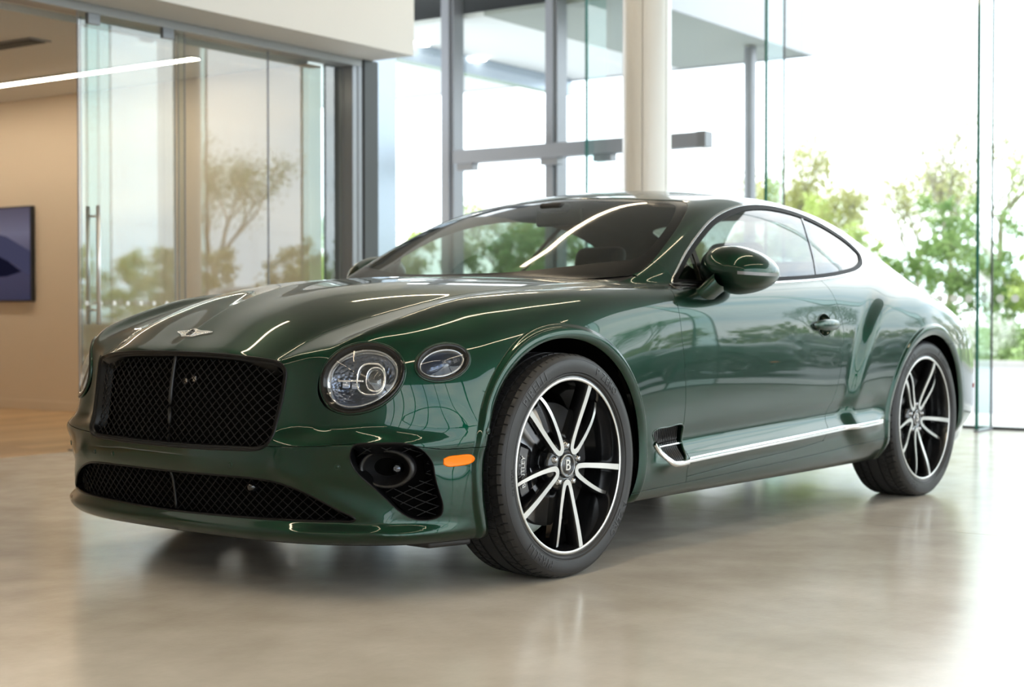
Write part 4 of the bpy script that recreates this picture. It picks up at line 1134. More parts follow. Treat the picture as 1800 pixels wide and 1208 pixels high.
def build_shell(car):
    V, T = march(.0135)
    for _ in range(2):
        N = normals(V)
        V, T, n0 = split_edges(V, T, lambda a, b: ((N[a] * N[b]).sum(1) < math.cos(math.radians(11))) & (np.linalg.norm(V[a] - V[b], axis=1) > .004))
        V[n0:] = project(V[n0:], 2)
    for _ in range(2):
        def edge(a, b):
            m = (V[a] + V[b]) / 2; k = np.abs(m[:, 1]) > .6
            d = np.minimum(np.abs(np.hypot(m[:, 0] - .005, m[:, 2] - .372) - .466), np.abs(np.hypot(m[:, 0] - AX_R, m[:, 2] - .358) - .462))
            return k & (d < .013) & (np.linalg.norm(V[a] - V[b], axis=1) > .0050)
        V, T, n0 = split_edges(V, T, edge); V[n0:] = project(V[n0:], 2)
    gap = .0018
    def finish(name, V, T, mat, depth=.014, off=0., rnd=.0014, sides=False, label=None, fl=True):
        out = []
        V = project(V, 1); N = normals(V)
        for sgn in ((-1, 1) if sides else (0,)):
            if sgn:
                k = V[T].mean(1)[:, 1] * sgn > 0
                if not k.any(): continue
                u, inv = np.unique(T[k], return_inverse=True); v, t, nn = V[u], inv.reshape(-1, 3), N[u]
            else: v, t, nn = V, T, N
            v = v + off * nn
            if fl: v, t, nn = flange(v, t, nn, depth, rnd)
            o = part(name, v, t, mat, car, nn)
            if label: o['label'] = label
            out.append(o)
        return out
    def keep(m, *gs):
        for g in gs: m = clip(*m, g)
        return m
    full = (V, T)
    m = keep(full, G_archf, G_archr)
    zb = lambda V: V[:, 2] - (.174 + .030 * sst((V[:, 0] + .1) / .5))
    under = keep(m, lambda V: -zb(V)); m = keep(m, zb)
    finish('underbody', *under, 'black_matte', fl=False)
    # glass
    ws = keep(m, G_ws); m = keep(m, G(G_ws, .003, -1))
    frit = lambda V: seg_sdf(V[:, 0], V[:, 1], WS_IN)
    wi = [(1.198, 0), (1.203, .26), (1.221, .43), (1.243, .522), (1.236, .556), (1.19, .603), (1.02, .672), (.82, .718), (.775, .722), (.738, .708), (.706, .672), (.592, .465), (.525, .27), (.498, 0)]
    WS_IN = crom(wi + [(a, -b) for a, b in wi[-2:0:-1]], n=8)
    finish('windshield', *keep(ws, frit), 'screen_glass', off=-.002, fl=False)
    finish('windshield_border', *keep(ws, lambda V: -frit(V)), 'frit_black', off=-.002, depth=.006, rnd=.0008, label='black printed border of the windshield')
    rw = keep(m, G_rw); m = keep(m, G(G_rw, .003, -1)); finish('rear_window', *rw, 'car_glass', fl=False)
    dl = keep(m, G_dlo); m = keep(m, G(G_dlo, .0005, -1))
    finish('window_trim', *keep(dl, lambda V: .0055 - G_dlo(V)), 'chrome', off=.0025, depth=.008, sides=True, label='bright chrome surround of the side windows')
    finish('window_seal', *keep(dl, G(G_dlo, .0055), lambda V: .024 - G_dlo(V)), 'seal_black', off=-.001, depth=.008, sides=True, label='black rubber window seal')
    gl = keep(dl, G(G_dlo, .024))
    bp = lambda V: seg_sdf(V[:, 0], V[:, 2], BPOST, closed=False)
    s = 1 if bp(np.array([[1.5, -.8, 1.15]]))[0] > 0 else -1
    fr = keep(gl, G(bp, .007, s)); qt = keep(gl, G(bp, .007, -s)); po = keep(gl, lambda V: .007 - np.abs(bp(V)))
    vp = lambda V: V[:, 0] - (1.005 + .10 * (V[:, 2] - 1.0))
    finish('side_window', *keep(fr, G(vp, .012)), 'car_glass', off=-.006, sides=True, fl=False)
    finish('vent_window', *keep(fr, G(vp, .012, -1)), 'car_glass', off=-.006, sides=True, fl=False)
    finish('window_post', *keep(fr, lambda V: .012 - np.abs(vp(V))), 'black_gloss', off=-.002, depth=.02, sides=True)
    finish('quarter_window', *qt, 'car_glass', off=-.006, sides=True, fl=False)
    finish('window_post', *po, 'black_gloss', off=-.003, depth=.01, sides=True)
    # openings
    mk = keep(m, P_MARK.sdf)
    finish('side_marker', *mk, 'amber', off=.004, depth=.012, rnd=.004, sides=True, label='amber side marker lamp')
    allm = m
    for g in (G_grille, G_lower, G_fog, P_LAMP.sdf, P_OLAMP.sdf, P_MARK.sdf, G_vent, G_handle): m = keep(m, G(g, 0, -1))
    # panels
    gh = lambda V: np.minimum(np.minimum(g_hoodside(V), g_cowl(V)), np.where(V[:, 2] > .60, 1., -1.) * .5)
    gh = lambda V: np.minimum(np.minimum(g_hoodside(V), g_cowl(V)), (V[:, 2] - .60))
    hm = keep(m, G(gh, gap)); a = keep(hm, lambda V: V[:, 1]); b = keep(hm, lambda V: -V[:, 1])
    hv = np.concatenate([a[0], b[0]]); ht = np.concatenate([a[1], b[1] + len(a[0])])
    near = np.abs(hv[:, 1]) < 2e-4; hv[near, 1] = 0
    _, first, inv = np.unique(np.round(hv, 5), axis=0, return_index=True, return_inverse=True); inv = inv.ravel()
    hv, ht = hv[first], inv[ht]; ht = ht[(ht[:, 0] != ht[:, 1]) & (ht[:, 1] != ht[:, 2]) & (ht[:, 0] != ht[:, 2])]
    for _ in range(2):
        hv, ht, n0 = split_edges(hv, ht, lambda p, q: (np.minimum(np.abs(hv[p, 1]), np.abs(hv[q, 1])) < .006) & (np.linalg.norm(hv[p] - hv[q], axis=1) > .007))
        hv[n0:] = project(hv[n0:], 2)
    finish('hood', hv, ht, 'paint', rnd=.0022)
    m = keep(m, G(gh, gap, -1))
    gc = lambda V: np.minimum(np.minimum(g_hoodside(V) + .004, ws_base(aY(V)) + .02 - V[:, 0]), np.minimum(V[:, 2] - .90, V[:, 0] - .30))
    finish('cowl', *keep(m, gc), 'black_satin', off=-.006, depth=.01); m = keep(m, G(gc, 0, -1))
    gb = lambda V: np.minimum(-g_seam(V), .2 - V[:, 0])
    finish('front_bumper', *keep(m, G(gb, gap)), 'paint'); m = keep(m, G(gb, gap, -1))
    gs = lambda V: np.minimum(-g_sill(V), 2.62 - V[:, 0])
    finish('side_skirt', *keep(m, G(gs, gap)), 'paint', sides=True); m = keep(m, G(gs, gap, -1))
    finish('front_fender', *keep(m, G(g_df, gap, -1)), 'paint', sides=True); m = keep(m, G(g_df, gap))
    gd = lambda V: np.minimum(np.minimum(g_db(V), g_dbot(V)), np.minimum(g_belt(V), aY(V) - .5))
    finish('door', *keep(m, G(gd, gap)), 'paint', sides=True); m = keep(m, G(gd, gap, -1))
    gr = lambda V: np.minimum(np.minimum(g_roofseam(V), V[:, 0] - 1.15), np.minimum(V[:, 2] - 1.0, 3.1 - V[:, 0]))
    rf = keep(m, G(gr, .0012)); finish('roof_panel', *rf, 'paint', rnd=.003); m = keep(m, G(gr, .0012, -1))
    finish('rear_bumper', *keep(m, G(g_rbump, gap, -1)), 'paint'); m = keep(m, G(g_rbump, gap))
    gt = lambda V: np.minimum(np.minimum(V[:, 0] - 3.05, .62 - aY(V)), V[:, 2] - .70)
    finish('trunk_lid', *keep(m, G(gt, gap)), 'paint'); m = keep(m, G(gt, gap, -1))
    finish('body_side', *m, 'paint', sides=True)
    # cabin lining under roof and pillars
    lin = keep(full, lambda V: V[:, 2] - .985, lambda V: V[:, 0] - .70, lambda V: 3.35 - V[:, 0], lambda V: -(frit(V) + .03), lambda V: -(G_rw(V) - .015), lambda V: -(G_dlo(V) - .020))
    v, t = lin; n = normals(v); part('headliner', v - .018 * n, t[:, ::-1], 'trim_liner', car, -n)
    # bright strip along the foot of the doors
    st = keep(allm, lambda V: np.minimum(aY(V) - .7, np.minimum(.0085 - np.abs(V[:, 2] - strip_z(V[:, 0]) + .002), np.minimum(V[:, 0] - .745, 2.34 - V[:, 0]))))
    a = keep(st, lambda V: (1.838 - V[:, 0])); b = keep(st, lambda V: V[:, 0] - 1.842)
    finish('sill_trim', *a, 'chrome', off=.004, depth=.008, sides=True, label='chrome strip along the foot of the door')
    finish('sill_trim', *b, 'chrome', off=.004, depth=.008, sides=True, label='chrome strip running on to the rear wheel')
    return full

def both(fn, parent):
    """build once for the driver side (y<0) and mirror it"""
    fn(parent, lambda V: np.asarray(V, float), lambda F: F)
    fn(parent, mirror, flipF)

def wires(inside, ph, pv, depth, r, wav=0., ylim=(-1, 1), zlim=(.2, .8)):
    MBs = MB(); step = .006
    for s in (1, -1):
        for k in range(-60, 90):
            c = k                      # Y/ph + s z/pv = k
            z = np.arange(zlim[0], zlim[1], step * .62); Y = ph * (c - s * z / pv)
            ok = (Y > ylim[0]) & (Y < ylim[1])
            if ok.sum() < 3: continue
            Y, z = Y[ok], z[ok]; ins = inside(Y, z) > -.004
            idx = np.flatnonzero(ins)
            if len(idx) < 3: continue
            for run in np.split(idx, np.flatnonzero(np.diff(idx) > 1) + 1):
                if len(run) < 3: continue
                Yr, zr = Y[run], z[run]
                w = np.sin(PI * (zr / pv * 2)) * wav * s
                x = x_at(Yr, zr, -depth) + w
                MBs.tube(np.stack([x, Yr + w * .8, zr], 1), r, 5, caps=False)
    return MBs

def build_front(car, full):
    V, T = full
    # main grille
    g = empty('grille', parent=car)
    P, N = front_curve(GRILLE)
    v, f = sweep(P, N, [(-.003, -.004), (-.001, .002), (.002, .004), (.006, .002), (.007, -.004), (.008, -.006), (.012, -.005), (.014, -.010), (.014, -.05)], True)
    part('grille_frame', v, f, 'black_frame', g)
    ins = lambda Y, z: seg_sdf(Y, z, GRILLE) - .009
    wires(ins, .0345, .0300, .024, .0016, .0022, (-.5, .5), (.43, .77)).build('grille_mesh', 'grille_wire', g)
    zz = np.linspace(.458, .748, 14); b = np.stack([x_at(zz * 0, zz, -.014), zz * 0, zz], 1)
    MB().tube(b, np.interp(zz, [.45, .60, .75], [.0045, .0075, .0055]), 8).build('center_bar', 'black_satin', g)
    bk = clip(V, T, lambda q: G_grille(q) + .006); part('grille_backing', bk[0] + [.075, 0, 0], bk[1], 'void', g)
    # radar cover glints behind the mesh: two small satin wedges
    mb = MB()
    for y0, z0, sx in ((-.045, .66, .018), (-.085, .668, .022)):
        x0 = float(x_at(np.array([y0]), np.array([z0]), -.030)[0]); mb.box((x0, y0 - sx / 2, z0 - .011), (x0 + .006, y0 + sx / 2, z0 + .009), .002)
    mb.build('sensor_cover', 'chrome_dark', g)
    # lower grille
    g = empty('lower_grille', parent=car)
    P, N = front_curve(LOWER)
    v, f = sweep(P, N, [(-.003, -.003), (-.001, .002), (.004, .002), (.007, -.004), (.009, -.05)], True)
    part('grille_frame', v, f, 'black_frame', g)
    ins = lambda Y, z: seg_sdf(Y, z, LOWER) - .004
    wires(ins, .036, .030, .022, .0014, 0, (-.75, .75), (.22, .39)).build('grille_mesh', 'grille_wire', g)
    zz = np.linspace(.24, .366, 8); b = np.stack([x_at(zz * 0, zz, -.014), zz * 0, zz], 1)
    MB().tube(b, .0045, 8).build('center_bar', 'black_satin', g)
    bk = clip(V, T, lambda q: G_lower(q) + .006); part('grille_backing', bk[0] + [.07, 0, 0], bk[1], 'void', g)
    mb = MB(); x0 = float(x_at(np.array([-.367]), np.array([.346]), -.01)[0])
    mb.lathe([(0, -.012), (.010, -.010), (.014, -.004), (.017, .004), (.017, .03)], 20, 'x', (x0, -.367, .338)); mb.build('camera_lens', 'black_gloss', g)
    # parking sensors
    for (Y, z) in ((-.307, .406), (.290, .406), (-.674, .414), (.674, .414), (.404, .405)):
        x0 = x_at(np.array([Y]), np.array([z])); p = np.array([x0[0], Y, z]); n = normals(p[None])[0]
        sensor(car, p, n)
    for s in (-1, 1):
        y0 = y_at(np.array([-.412]), np.array([.512])); p = np.array([-.412, s * y0[0], .512]); sensor(car, p, normals(p[None])[0], .011)
    both(intake, car); both(lambda c, m, fl: headlamp(c, m, fl, P_LAMP, True), car); both(lambda c, m, fl: headlamp(c, m, fl, P_OLAMP, False), car)

def frame_of(n):
    n = n / np.linalg.norm(n); u = np.cross([0, 0, 1.], n); u /= np.linalg.norm(u); return u, np.cross(n, u), n
def sensor(car, p, n, r=.009):
    u, v, n = frame_of(n); V, F = lathe([(0, .002), (r * .6, .002), (r * .72, .0005), (r * .85, .0022), (r, .0016), (r * 1.08, -.002)], 20)
    V = np.array(V); part('parking_sensor', p + V[:, :1] * u + V[:, 1:2] * v + V[:, 2:] * n, F, 'paint', car)

def intake(car, mir, fl):
    g = empty('air_intake', parent=car)
    poly = FOG * [-1, 1]
    P, N = front_curve(poly)
    v, f = sweep(P, N, [(-.001, -.003), (.000, .0005), (.002, .0), (.004, -.006), (.006, -.06)], True)
    part('intake_frame', mir(v), fl(f), 'black_frame', g)
    Vb, Tb = BODY; bk = clip(Vb, Tb, lambda q: np.where(q[:, 1] < 0, G_fog(q), -1.) + .006); part('intake_backing', mir(bk[0] + [.075, .045, 0]), fl(bk[1]), 'void', g)
    ins = lambda Y, z: np.minimum(seg_sdf(Y, z, poly) - .004, (((Y + .772) / .074) ** 2 + ((z - .405) / .060) ** 2 - 1.) * .05)
    w = wires(ins, .040, .030, .024, .0013, 0, (-.90, -.68), (.24, .50)); part('intake_mesh', mir(w.V), fl(w.F), 'grille_wire', g)
    # round ducted lamp
    c = np.array([-.682, -.762, .405]); n = np.array([-.86, -.50, .03]); u, vv, n = frame_of(n)
    a = np.linspace(0, 2 * PI, 40, endpoint=False); prof = [(.94, -.05), (1.0, .004), (.96, .014), (.88, .016), (.82, .010), (.80, -.004), (.55, -.035), (.38, -.055), (0, -.058)]
    rows = [c + (.088 * k * np.cos(a))[:, None] * u + (.061 * k * np.sin(a))[:, None] * vv + h * n for k, h in prof]
    VV = np.concatenate(rows); F = [(i * 40 + j, i * 40 + (j + 1) % 40, (i + 1) * 40 + (j + 1) % 40, (i + 1) * 40 + j) for i in range(len(prof) - 1) for j in range(40)]
    part('lamp_ring', mir(VV), fl(F), 'black_satin', g)
    b = c + .030 * u - .012 * n
    V, F = lathe([(0, .012), (.008, .011), (.014, .006), (.0165, -.002), (.0165, -.03)], 18)
    V = np.array(V); part('fog_lamp', mir(b + V[:, :1] * u + V[:, 1:2] * vv + V[:, 2:] * n), fl(F), 'reflector', g)

def headlamp(car, mir, fl, pt, big):
    g = empty('headlamp' if big else 'indicator_lamp', parent=car)
    P, N = patch_curve(pt)
    s = 1. if big else .8
    v, f = sweep(P, N, [(-.003, -.004), (-.002, .003), (.002, .006), (.004, .004)], True); part('lamp_rim', mir(v), fl(f), 'paint', g)
    v, f = sweep(P, N, [(.002, .002), (.005 * s, .006), (.010 * s, .0065), (.016 * s, .003), (.0185 * s, -.001), (.0215 * s, -.003), (.024 * s, -.010)], True)
    part('lamp_bezel', mir(v), fl(f), 'lamp_black', g)
    k = .028 * s; kk = .0222 * s
    def inner(off, d):
        q = pt.ring(d); Q = pt.c + q[:, :1] * pt.u + q[:, 1:] * pt.v; Q = project(Q * [1, -1, 1], 4); return Q + normals(Q) * off
    nn = N.mean(0); nn /= np.linalg.norm(nn); u, vv, nn = frame_of(nn)
    O = inner(-.002, kk); C = O.mean(0); Cs = project(C[None], 3)[0]
    V, F = disc_fill(O, Cs, 9, .004, nn); part('lamp_lens', mir(V), fl(F), 'lamp_lens', g)
    R1 = inner(-.006, kk); v, f = sweep(R1, N, [(0, 0), (.003, .001), (.006, -.002), (.007, -.02)], True); part('lamp_chrome_ring', mir(v), fl(f), 'chrome_dark', g)
    R2 = inner(-.022, kk + .006)
    V, F = disc_fill(R2, C - .012 * nn, 8, -.050, nn, 1.0); part('reflector', mir(V), fl(F), 'reflector', g)
    if big:
        # projector: rounded barrel in a bright frame
        a = np.linspace(0, 2 * PI, 36, endpoint=False); sq = lambda t, e: np.sign(t) * np.abs(t) ** e
        c = C + .026 * u + .004 * vv - .034 * nn
        def ring(cc, ra, rb, prof, e=.75):
            rows = [cc + (k * ra * sq(np.cos(a), e))[:, None] * u + (k * rb * sq(np.sin(a), e))[:, None] * vv + h * nn for k, h in prof]
            VV = np.concatenate(rows); F = [(i * 36 + j, i * 36 + (j + 1) % 36, (i + 1) * 36 + (j + 1) % 36, (i + 1) * 36 + j) for i in range(len(prof) - 1) for j in range(36)]
            return VV, F
        V, F = ring(c, .046, .052, [(1.02, -.01), (1.0, .012), (.92, .013), (.88, .004), (.88, -.02)]); part('projector_frame', mir(V), fl(F), 'chrome', g)
        V, F = ring(c + .012 * u, .030, .040, [(1.0, -.01), (1.0, .006), (.90, .008), (.86, .0), (.86, -.01)], .85); part('projector_ring', mir(V), fl(F), 'chrome', g)
        V, F = ring(c + .012 * u, .027, .036, [(1.0, -.004), (.9, .004), (.6, .010), (.3, .013), (0.01, .014)], .9); part('projector_lens', mir(V), fl(F), 'lens_glass', g)
        V, F = ring(c - .006 * nn, .045, .051, [(1., -.004), (.5, -.008), (.01, -.010)], .8); part('projector_bowl', mir(V), fl(F), 'black_gloss', g)
        for i, (du, dv) in enumerate(((-.052, -.014), (-.022, -.018))):
            mb = MB(); mb.box((-.012, -.0095, -.006), (.012, .0095, .006), .002); V = np.array(mb.V); cc = C + du * u + dv * vv - .034 * nn
            part('lamp_module', mir(cc + V[:, :1] * u + V[:, 1:2] * vv + V[:, 2:] * nn), fl(mb.F), 'lamp_module', g)
        mb = MB(); mb.box((-.078, -.0028, -.004), (.002, .0028, .004), .001); V = np.array(mb.V); cc = C - .002 * vv - .030 * nn
        part('light_blade', mir(cc + V[:, :1] * u + V[:, 1:2] * vv + V[:, 2:] * nn), fl(mb.F), 'chrome', g)
    else:
        V, F = lathe([(0, .010), (.010, .008), (.016, .002), (.018, -.012)], 20); V = np.array(V); cc = C + .018 * u - .022 * nn
        part('lamp_bulb', mir(cc + V[:, :1] * u + V[:, 1:2] * vv + V[:, 2:] * nn), fl(F), 'lens_glass', g)

def surf_map(cx):
    """flat badge coordinates (across = y, up = backwards along the bonnet) -> surface"""
    def fn(V, lift=0.):
        V = np.asarray(V, float) * [1.32, 1.36, 1.]; x = cx + V[:, 1] * .80; y = -V[:, 0]
        P = np.stack([x, y, z_at(x, y)], 1); P = project(P, 2); N = normals(P); return P + N * (V[:, 2:3] + lift)
    return fn
def build_badge(car):
    g = empty('winged_badge', parent=car); fm = surf_map(-.812)
    # wing outline, half
    half = [(.010, .019), (.022, .017), (.045, .0195), (.066, .0185), (.0685, .0155), (.060, .010), (.052, .006), (.044, .003), (.037, -.003), (.030, -.007), (.025, -.013), (.018, -.017), (.010, -.0195)]
    out = [(a, b) for a, b in half] + [(0, -.021)] + [(-a, b) for a, b in half[::-1]] + [(0, .0185)]
    V, F = poly_prism(out, -.002, .0035)
    bm = bmesh.new(); vs = [bm.verts.new(v) for v in V]; [bm.faces.new([vs[i] for i in f]) for f in F]
    bmesh.ops.subdivide_edges(bm, edges=bm.edges[:], cuts=1); bmesh.ops.triangulate(bm, faces=bm.faces[:])
    bm.verts.index_update(); V = np.array([v.co[:] for v in bm.verts]); F = [[v.index for v in f.verts] for f in bm.faces]; bm.free()
    part('badge_wing', fm(V), F, 'badge_silver', g, smooth=False)
    mb = MB()
    for s in (-1, 1):
        for k in range(9):
            x0 = .014 + k * .0055; y0 = np.interp(x0, [.010, .025, .037, .052, .066], [-.018, -.012, -.003, .006, .013]); y1 = .0165
            if y1 - y0 > .003: mb.tube(fm(np.array([(s * (x0 + .002), y1 - .002, .0040), (s * (x0 + .0008), (y0 + y1) / 2, .0046), (s * x0, y0 + .001, .0040)])), .0009, 5)
    mb.build('badge_feather', 'chrome', g)
    a = np.linspace(0, 2 * PI, 28, endpoint=False)
    V, F = poly_prism([(.0165 * math.cos(t), .0185 * math.sin(t)) for t in a], .002, .0052); part('badge_roundel', fm(V), F, 'badge_silver', g, smooth=False)
    mb = MB(); mb.tube(fm(np.array([(.0165 * math.cos(t), .0185 * math.sin(t), .0052) for t in a])), .0014, 6, True); mb.build('badge_ring', 'chrome', g)
    V, F = text_geo('B', .034, .0008); V[:, 2] += .0056; part('badge_letter', fm(V), F, 'black_gloss', g, smooth=False)

def build_flank(car, mir, fl):
    Vb, Tb = BODY
    side = lambda q: np.where(q[:, 1] < 0, 1., -1.)
    # vent behind the front wheel
    g = empty('fender_vent', parent=car)
    bk = clip(Vb, Tb, lambda q: np.where(q[:, 1] < 0, G_vent(q) + .004, -1.)); part('vent_backing', mir(bk[0] + [0, .032, 0]), fl(bk[1]), 'black_gloss', g)
    x = VENT[:, 0]; z = VENT[:, 1]; P = np.stack([x, -y_at(x, z), z], 1); N = normals(P)
    v, f = sweep(P, N, [(-.001, -.002), (.0005, .002), (.004, .002), (.006, -.004), (.008, -.034)], True); part('vent_rim', mir(v), fl(f), 'paint', g)
    lowp = crom([(.535, .405), (.580, .362), (.62, .330), (.68, .319), (.742, .322)], False, 6); P = np.stack([lowp[:, 0], -y_at(lowp[:, 0], lowp[:, 1]), lowp[:, 1]], 1)
    v, f = sweep(P, normals(P), [(-.006, .000), (-.006, .006), (.012, .006), (.014, -.004)], False, 1); part('vent_trim', mir(v), fl(f), 'chrome', g)
    mb = MB()
    for k in range(15):
        xs = .535 + k * .0128
        for z0, z1 in ((.328, .388), (.398, .458)):
            zz = np.linspace(z0, z1, 14); xx = xs + (zz - z0) * -.10; ok = seg_sdf(xx, zz, VENT) > .004
            if ok.sum() < 3: continue
            zz, xx = zz[ok], xx[ok]; yy = -y_at(xx, zz) + .012
            mb.tube(np.stack([xx, yy, zz], 1), .0042, 4, smooth=False)
    part('vent_fin', mir(mb.V), fl(mb.F), 'black_satin', g, smooth=False)['kind'] = 'stuff'
    mb = MB(); xx = np.linspace(.545, .730, 9); zz = np.interp(xx, [.545, .73], [.390, .396]); mb.tube(np.stack([xx, -y_at(xx, zz) + .001, zz], 1), [.002] + [.0048] * 7 + [.004], 6)
    part('vent_blade', mir(mb.V), fl(mb.F), 'chrome', g)
    # handle
    g = empty('door_handle', parent=car)
    bk = clip(Vb, Tb, lambda q: np.where(q[:, 1] < 0, G_handle(q), -1.))
    d = np.clip(seg_sdf(bk[0][:, 0], bk[0][:, 2], HANDLE), 0, .05); v = bk[0].copy(); v[:, 1] += .034 * np.sqrt(np.clip(1 - (1 - d / .048) ** 2, 0, 1))
    part('handle_cup', mir(v), fl(bk[1]), 'paint', g)
    P = np.stack([HANDLE[:, 0], -y_at(HANDLE[:, 0], HANDLE[:, 1]), HANDLE[:, 1]], 1)
    v, f = sweep(P, normals(P), [(-.003, -.001), (-.002, .0022), (.001, .0022), (.002, -.002)], True); part('handle_rim', mir(v), fl(f), 'paint', g)
    n = 17; t = np.linspace(0, 1, n); xx = 1.738 + .238 * t; zz = .826 + 0 * t; yy = -y_at(xx, zz) - .004 - .020 * np.sin(PI * t) ** .6
    a = np.linspace(0, 2 * PI, 14, endpoint=False); rz = .006 + .019 * np.sin(PI * np.clip(t, .0, 1)) ** .45; ry = .005 + .007 * np.sin(PI * t) ** .5
    V = np.concatenate([np.stack([np.full(14, xx[i]), yy[i] + ry[i] * np.cos(a), zz[i] + rz[i] * np.sin(a)], 1) for i in range(n)])
    F = [(i * 14 + j, (i + 1) * 14 + j, (i + 1) * 14 + (j + 1) % 14, i * 14 + (j + 1) % 14) for i in range(n - 1) for j in range(14)] + [tuple(range(14))[::-1], tuple((n - 1) * 14 + j for j in range(14))][::-1]
    part('handle_bar', mir(V), fl([q[::-1] for q in F]), 'paint', g)
    p = np.array([[3.60, -y_at(np.array([3.60]), np.array([.50]))[0], .50]]); n0 = normals(p)[0]; u, v_, n0 = frame_of(n0)
    mb = MB(); mb.box((-.030, -.012, -.003), (.030, .012, .004), .003); V = np.array(mb.V); part('rear_marker', mir(p[0] + V[:, :1] * u + V[:, 1:2] * v_ + V[:, 2:] * n0), fl(mb.F), 'red_lens', car)
    # dark flap under the bumper corner
    mb = MB(); mb.box((-.56, -.865, .150), (-.405, -.76, .182), .008); V = np.array(mb.V); V[:, 1] += .55 * np.clip(-.42 - V[:, 0], 0, 1) * .55
    part('air_deflector', mir(V), fl(mb.F), 'black_satin', car)
    # wheel housings
    for xc, zc, R in ((.005, .372, .424), (AX_R, .358, .414)):
        mb = MB(); a = np.linspace(-.36, PI + .36, 40)
        rows = [(R + .012, -.915), (R + .014, -.86), (R + .012, -.60), (R * .2, -.58)]
        V = [(xc - r * math.cos(t), y, max(zc + r * math.sin(t), .235)) for t in a for r, y in rows]; k = len(rows)
        F = [(i * k + j, i * k + j + 1, (i + 1) * k + j + 1, (i + 1) * k + j) for i in range(39) for j in range(k - 1)]
        part('wheel_housing', mir(V), fl(F), 'void', car)
    # mirror
    door_mirror(car, mir, fl)

def door_mirror(car, mir, fl):
    g = empty('door_mirror', parent=car)
    c = np.array([1.075, -.968, 1.040]); nu, nv = 48, 24
    def shell(sc, x1):
        V = []
        for i in range(nv + 1):
            th = -PI / 2 + PI * i / nv
            for j in range(nu):
                ph = 2 * PI * j / nu
                ct = math.copysign(abs(math.cos(th)) ** .80, math.cos(th)); st = math.copysign(abs(math.sin(th)) ** .90, math.sin(th))
                X = ct * math.copysign(abs(math.cos(ph)) ** .85, math.cos(ph)); Y = ct * math.copysign(abs(math.sin(ph)) ** .80, math.sin(ph)); Z = st
                x = (.140 if X < 0 else .140) * X; y = .140 * Y; z = .098 * Z
                z *= 1 - .22 * max(0, -Y) - .10 * max(0, X)             # outer end lower
                z += .012 * Y + (.006 if Z < 0 else 0)
                x += .10 * y * -1 * .9                                      # swept back outboard
                x = min(x, x1 - .22 * y)
                V.append((c[0] + sc * x, c[1] + sc * y, c[2] + sc * z))
        F = [(i * nu + j, i * nu + (j + 1) % nu, (i + 1) * nu + (j + 1) % nu, (i + 1) * nu + j) for i in range(nv) for j in range(nu)]
        return np.array(V), F
    V, F = shell(1., .090)

    part('mirror_cap', mir(V), fl(F), 'paint', g)
    # indicator band at mid height, on the front
    def at(zz, phs, k=1.):
        out = []
        for ph in phs:
            best = None
            X = math.copysign(abs(math.cos(ph)) ** .85, math.cos(ph)); Y = math.copysign(abs(math.sin(ph)) ** .80, math.sin(ph))
            st = (zz - c[2]) / .098; ct = max(1 - abs(st) ** 2.4, .05) ** .42
            x = .140 * X * ct; y = .140 * Y * ct; x += -.09 * y
            out.append((c[0] + k * x, c[1] + k * y, zz + .012 * Y * ct))
        return np.array(out)
    phs = np.linspace(PI * 1.12, PI * 1.56, 22)
    lo = at(1.030, phs, 1.004); hi = at(1.042, phs, 1.004)
    Vb = np.concatenate([lo, hi]); Fb = [(i, i + 1, 22 + i + 1, 22 + i) for i in range(21)]
    part('mirror_indicator', mir(Vb), fl([f[::-1] for f in Fb]), 'strip_lens', g)
    V2, F2 = shell(.93, .098 / .93); part('mirror_glass', mir(np.array([v for v in V2])), fl(F2), 'chrome', g)
    # arm
    st = [((.930, -.865, .935), .062, .026), ((.940, -.900, .952), .058, .028), ((.955, -.925, .978), .058, .030), ((.985, -.950, 1.008), .066, .030)]
    a = np.linspace(0, 2 * PI, 20, endpoint=False)
    V = np.concatenate([np.stack([p[0] + rx * np.sign(np.cos(a)) * np.abs(np.cos(a)) ** .7, np.full(20, p[1]) + .012 * np.sin(a), p[2] + rz * np.sin(a)], 1) for p, rx, rz in st])
    F = [(i * 20 + j, i * 20 + (j + 1) % 20, (i + 1) * 20 + (j + 1) % 20, (i + 1) * 20 + j) for i in range(3) for j in range(20)]
    part('mirror_arm', mir(V), fl(F), 'paint', g)
    Vb, Tb = BODY
    pl = crom([(.775, .968), (.87, .972), (1.0, .972), (1.01, .984), (.96, .995), (.84, .992), (.78, .982)], n=4)
    bk = clip(Vb, Tb, lambda q: np.where(q[:, 1] < -.6, seg_sdf(q[:, 0], q[:, 2], pl), -1.)); n = normals(bk[0]); v, t, n = flange(bk[0] + .004 * n, bk[1], n, .012)
    part('mirror_foot', mir(v), fl(t), 'black_gloss', g)

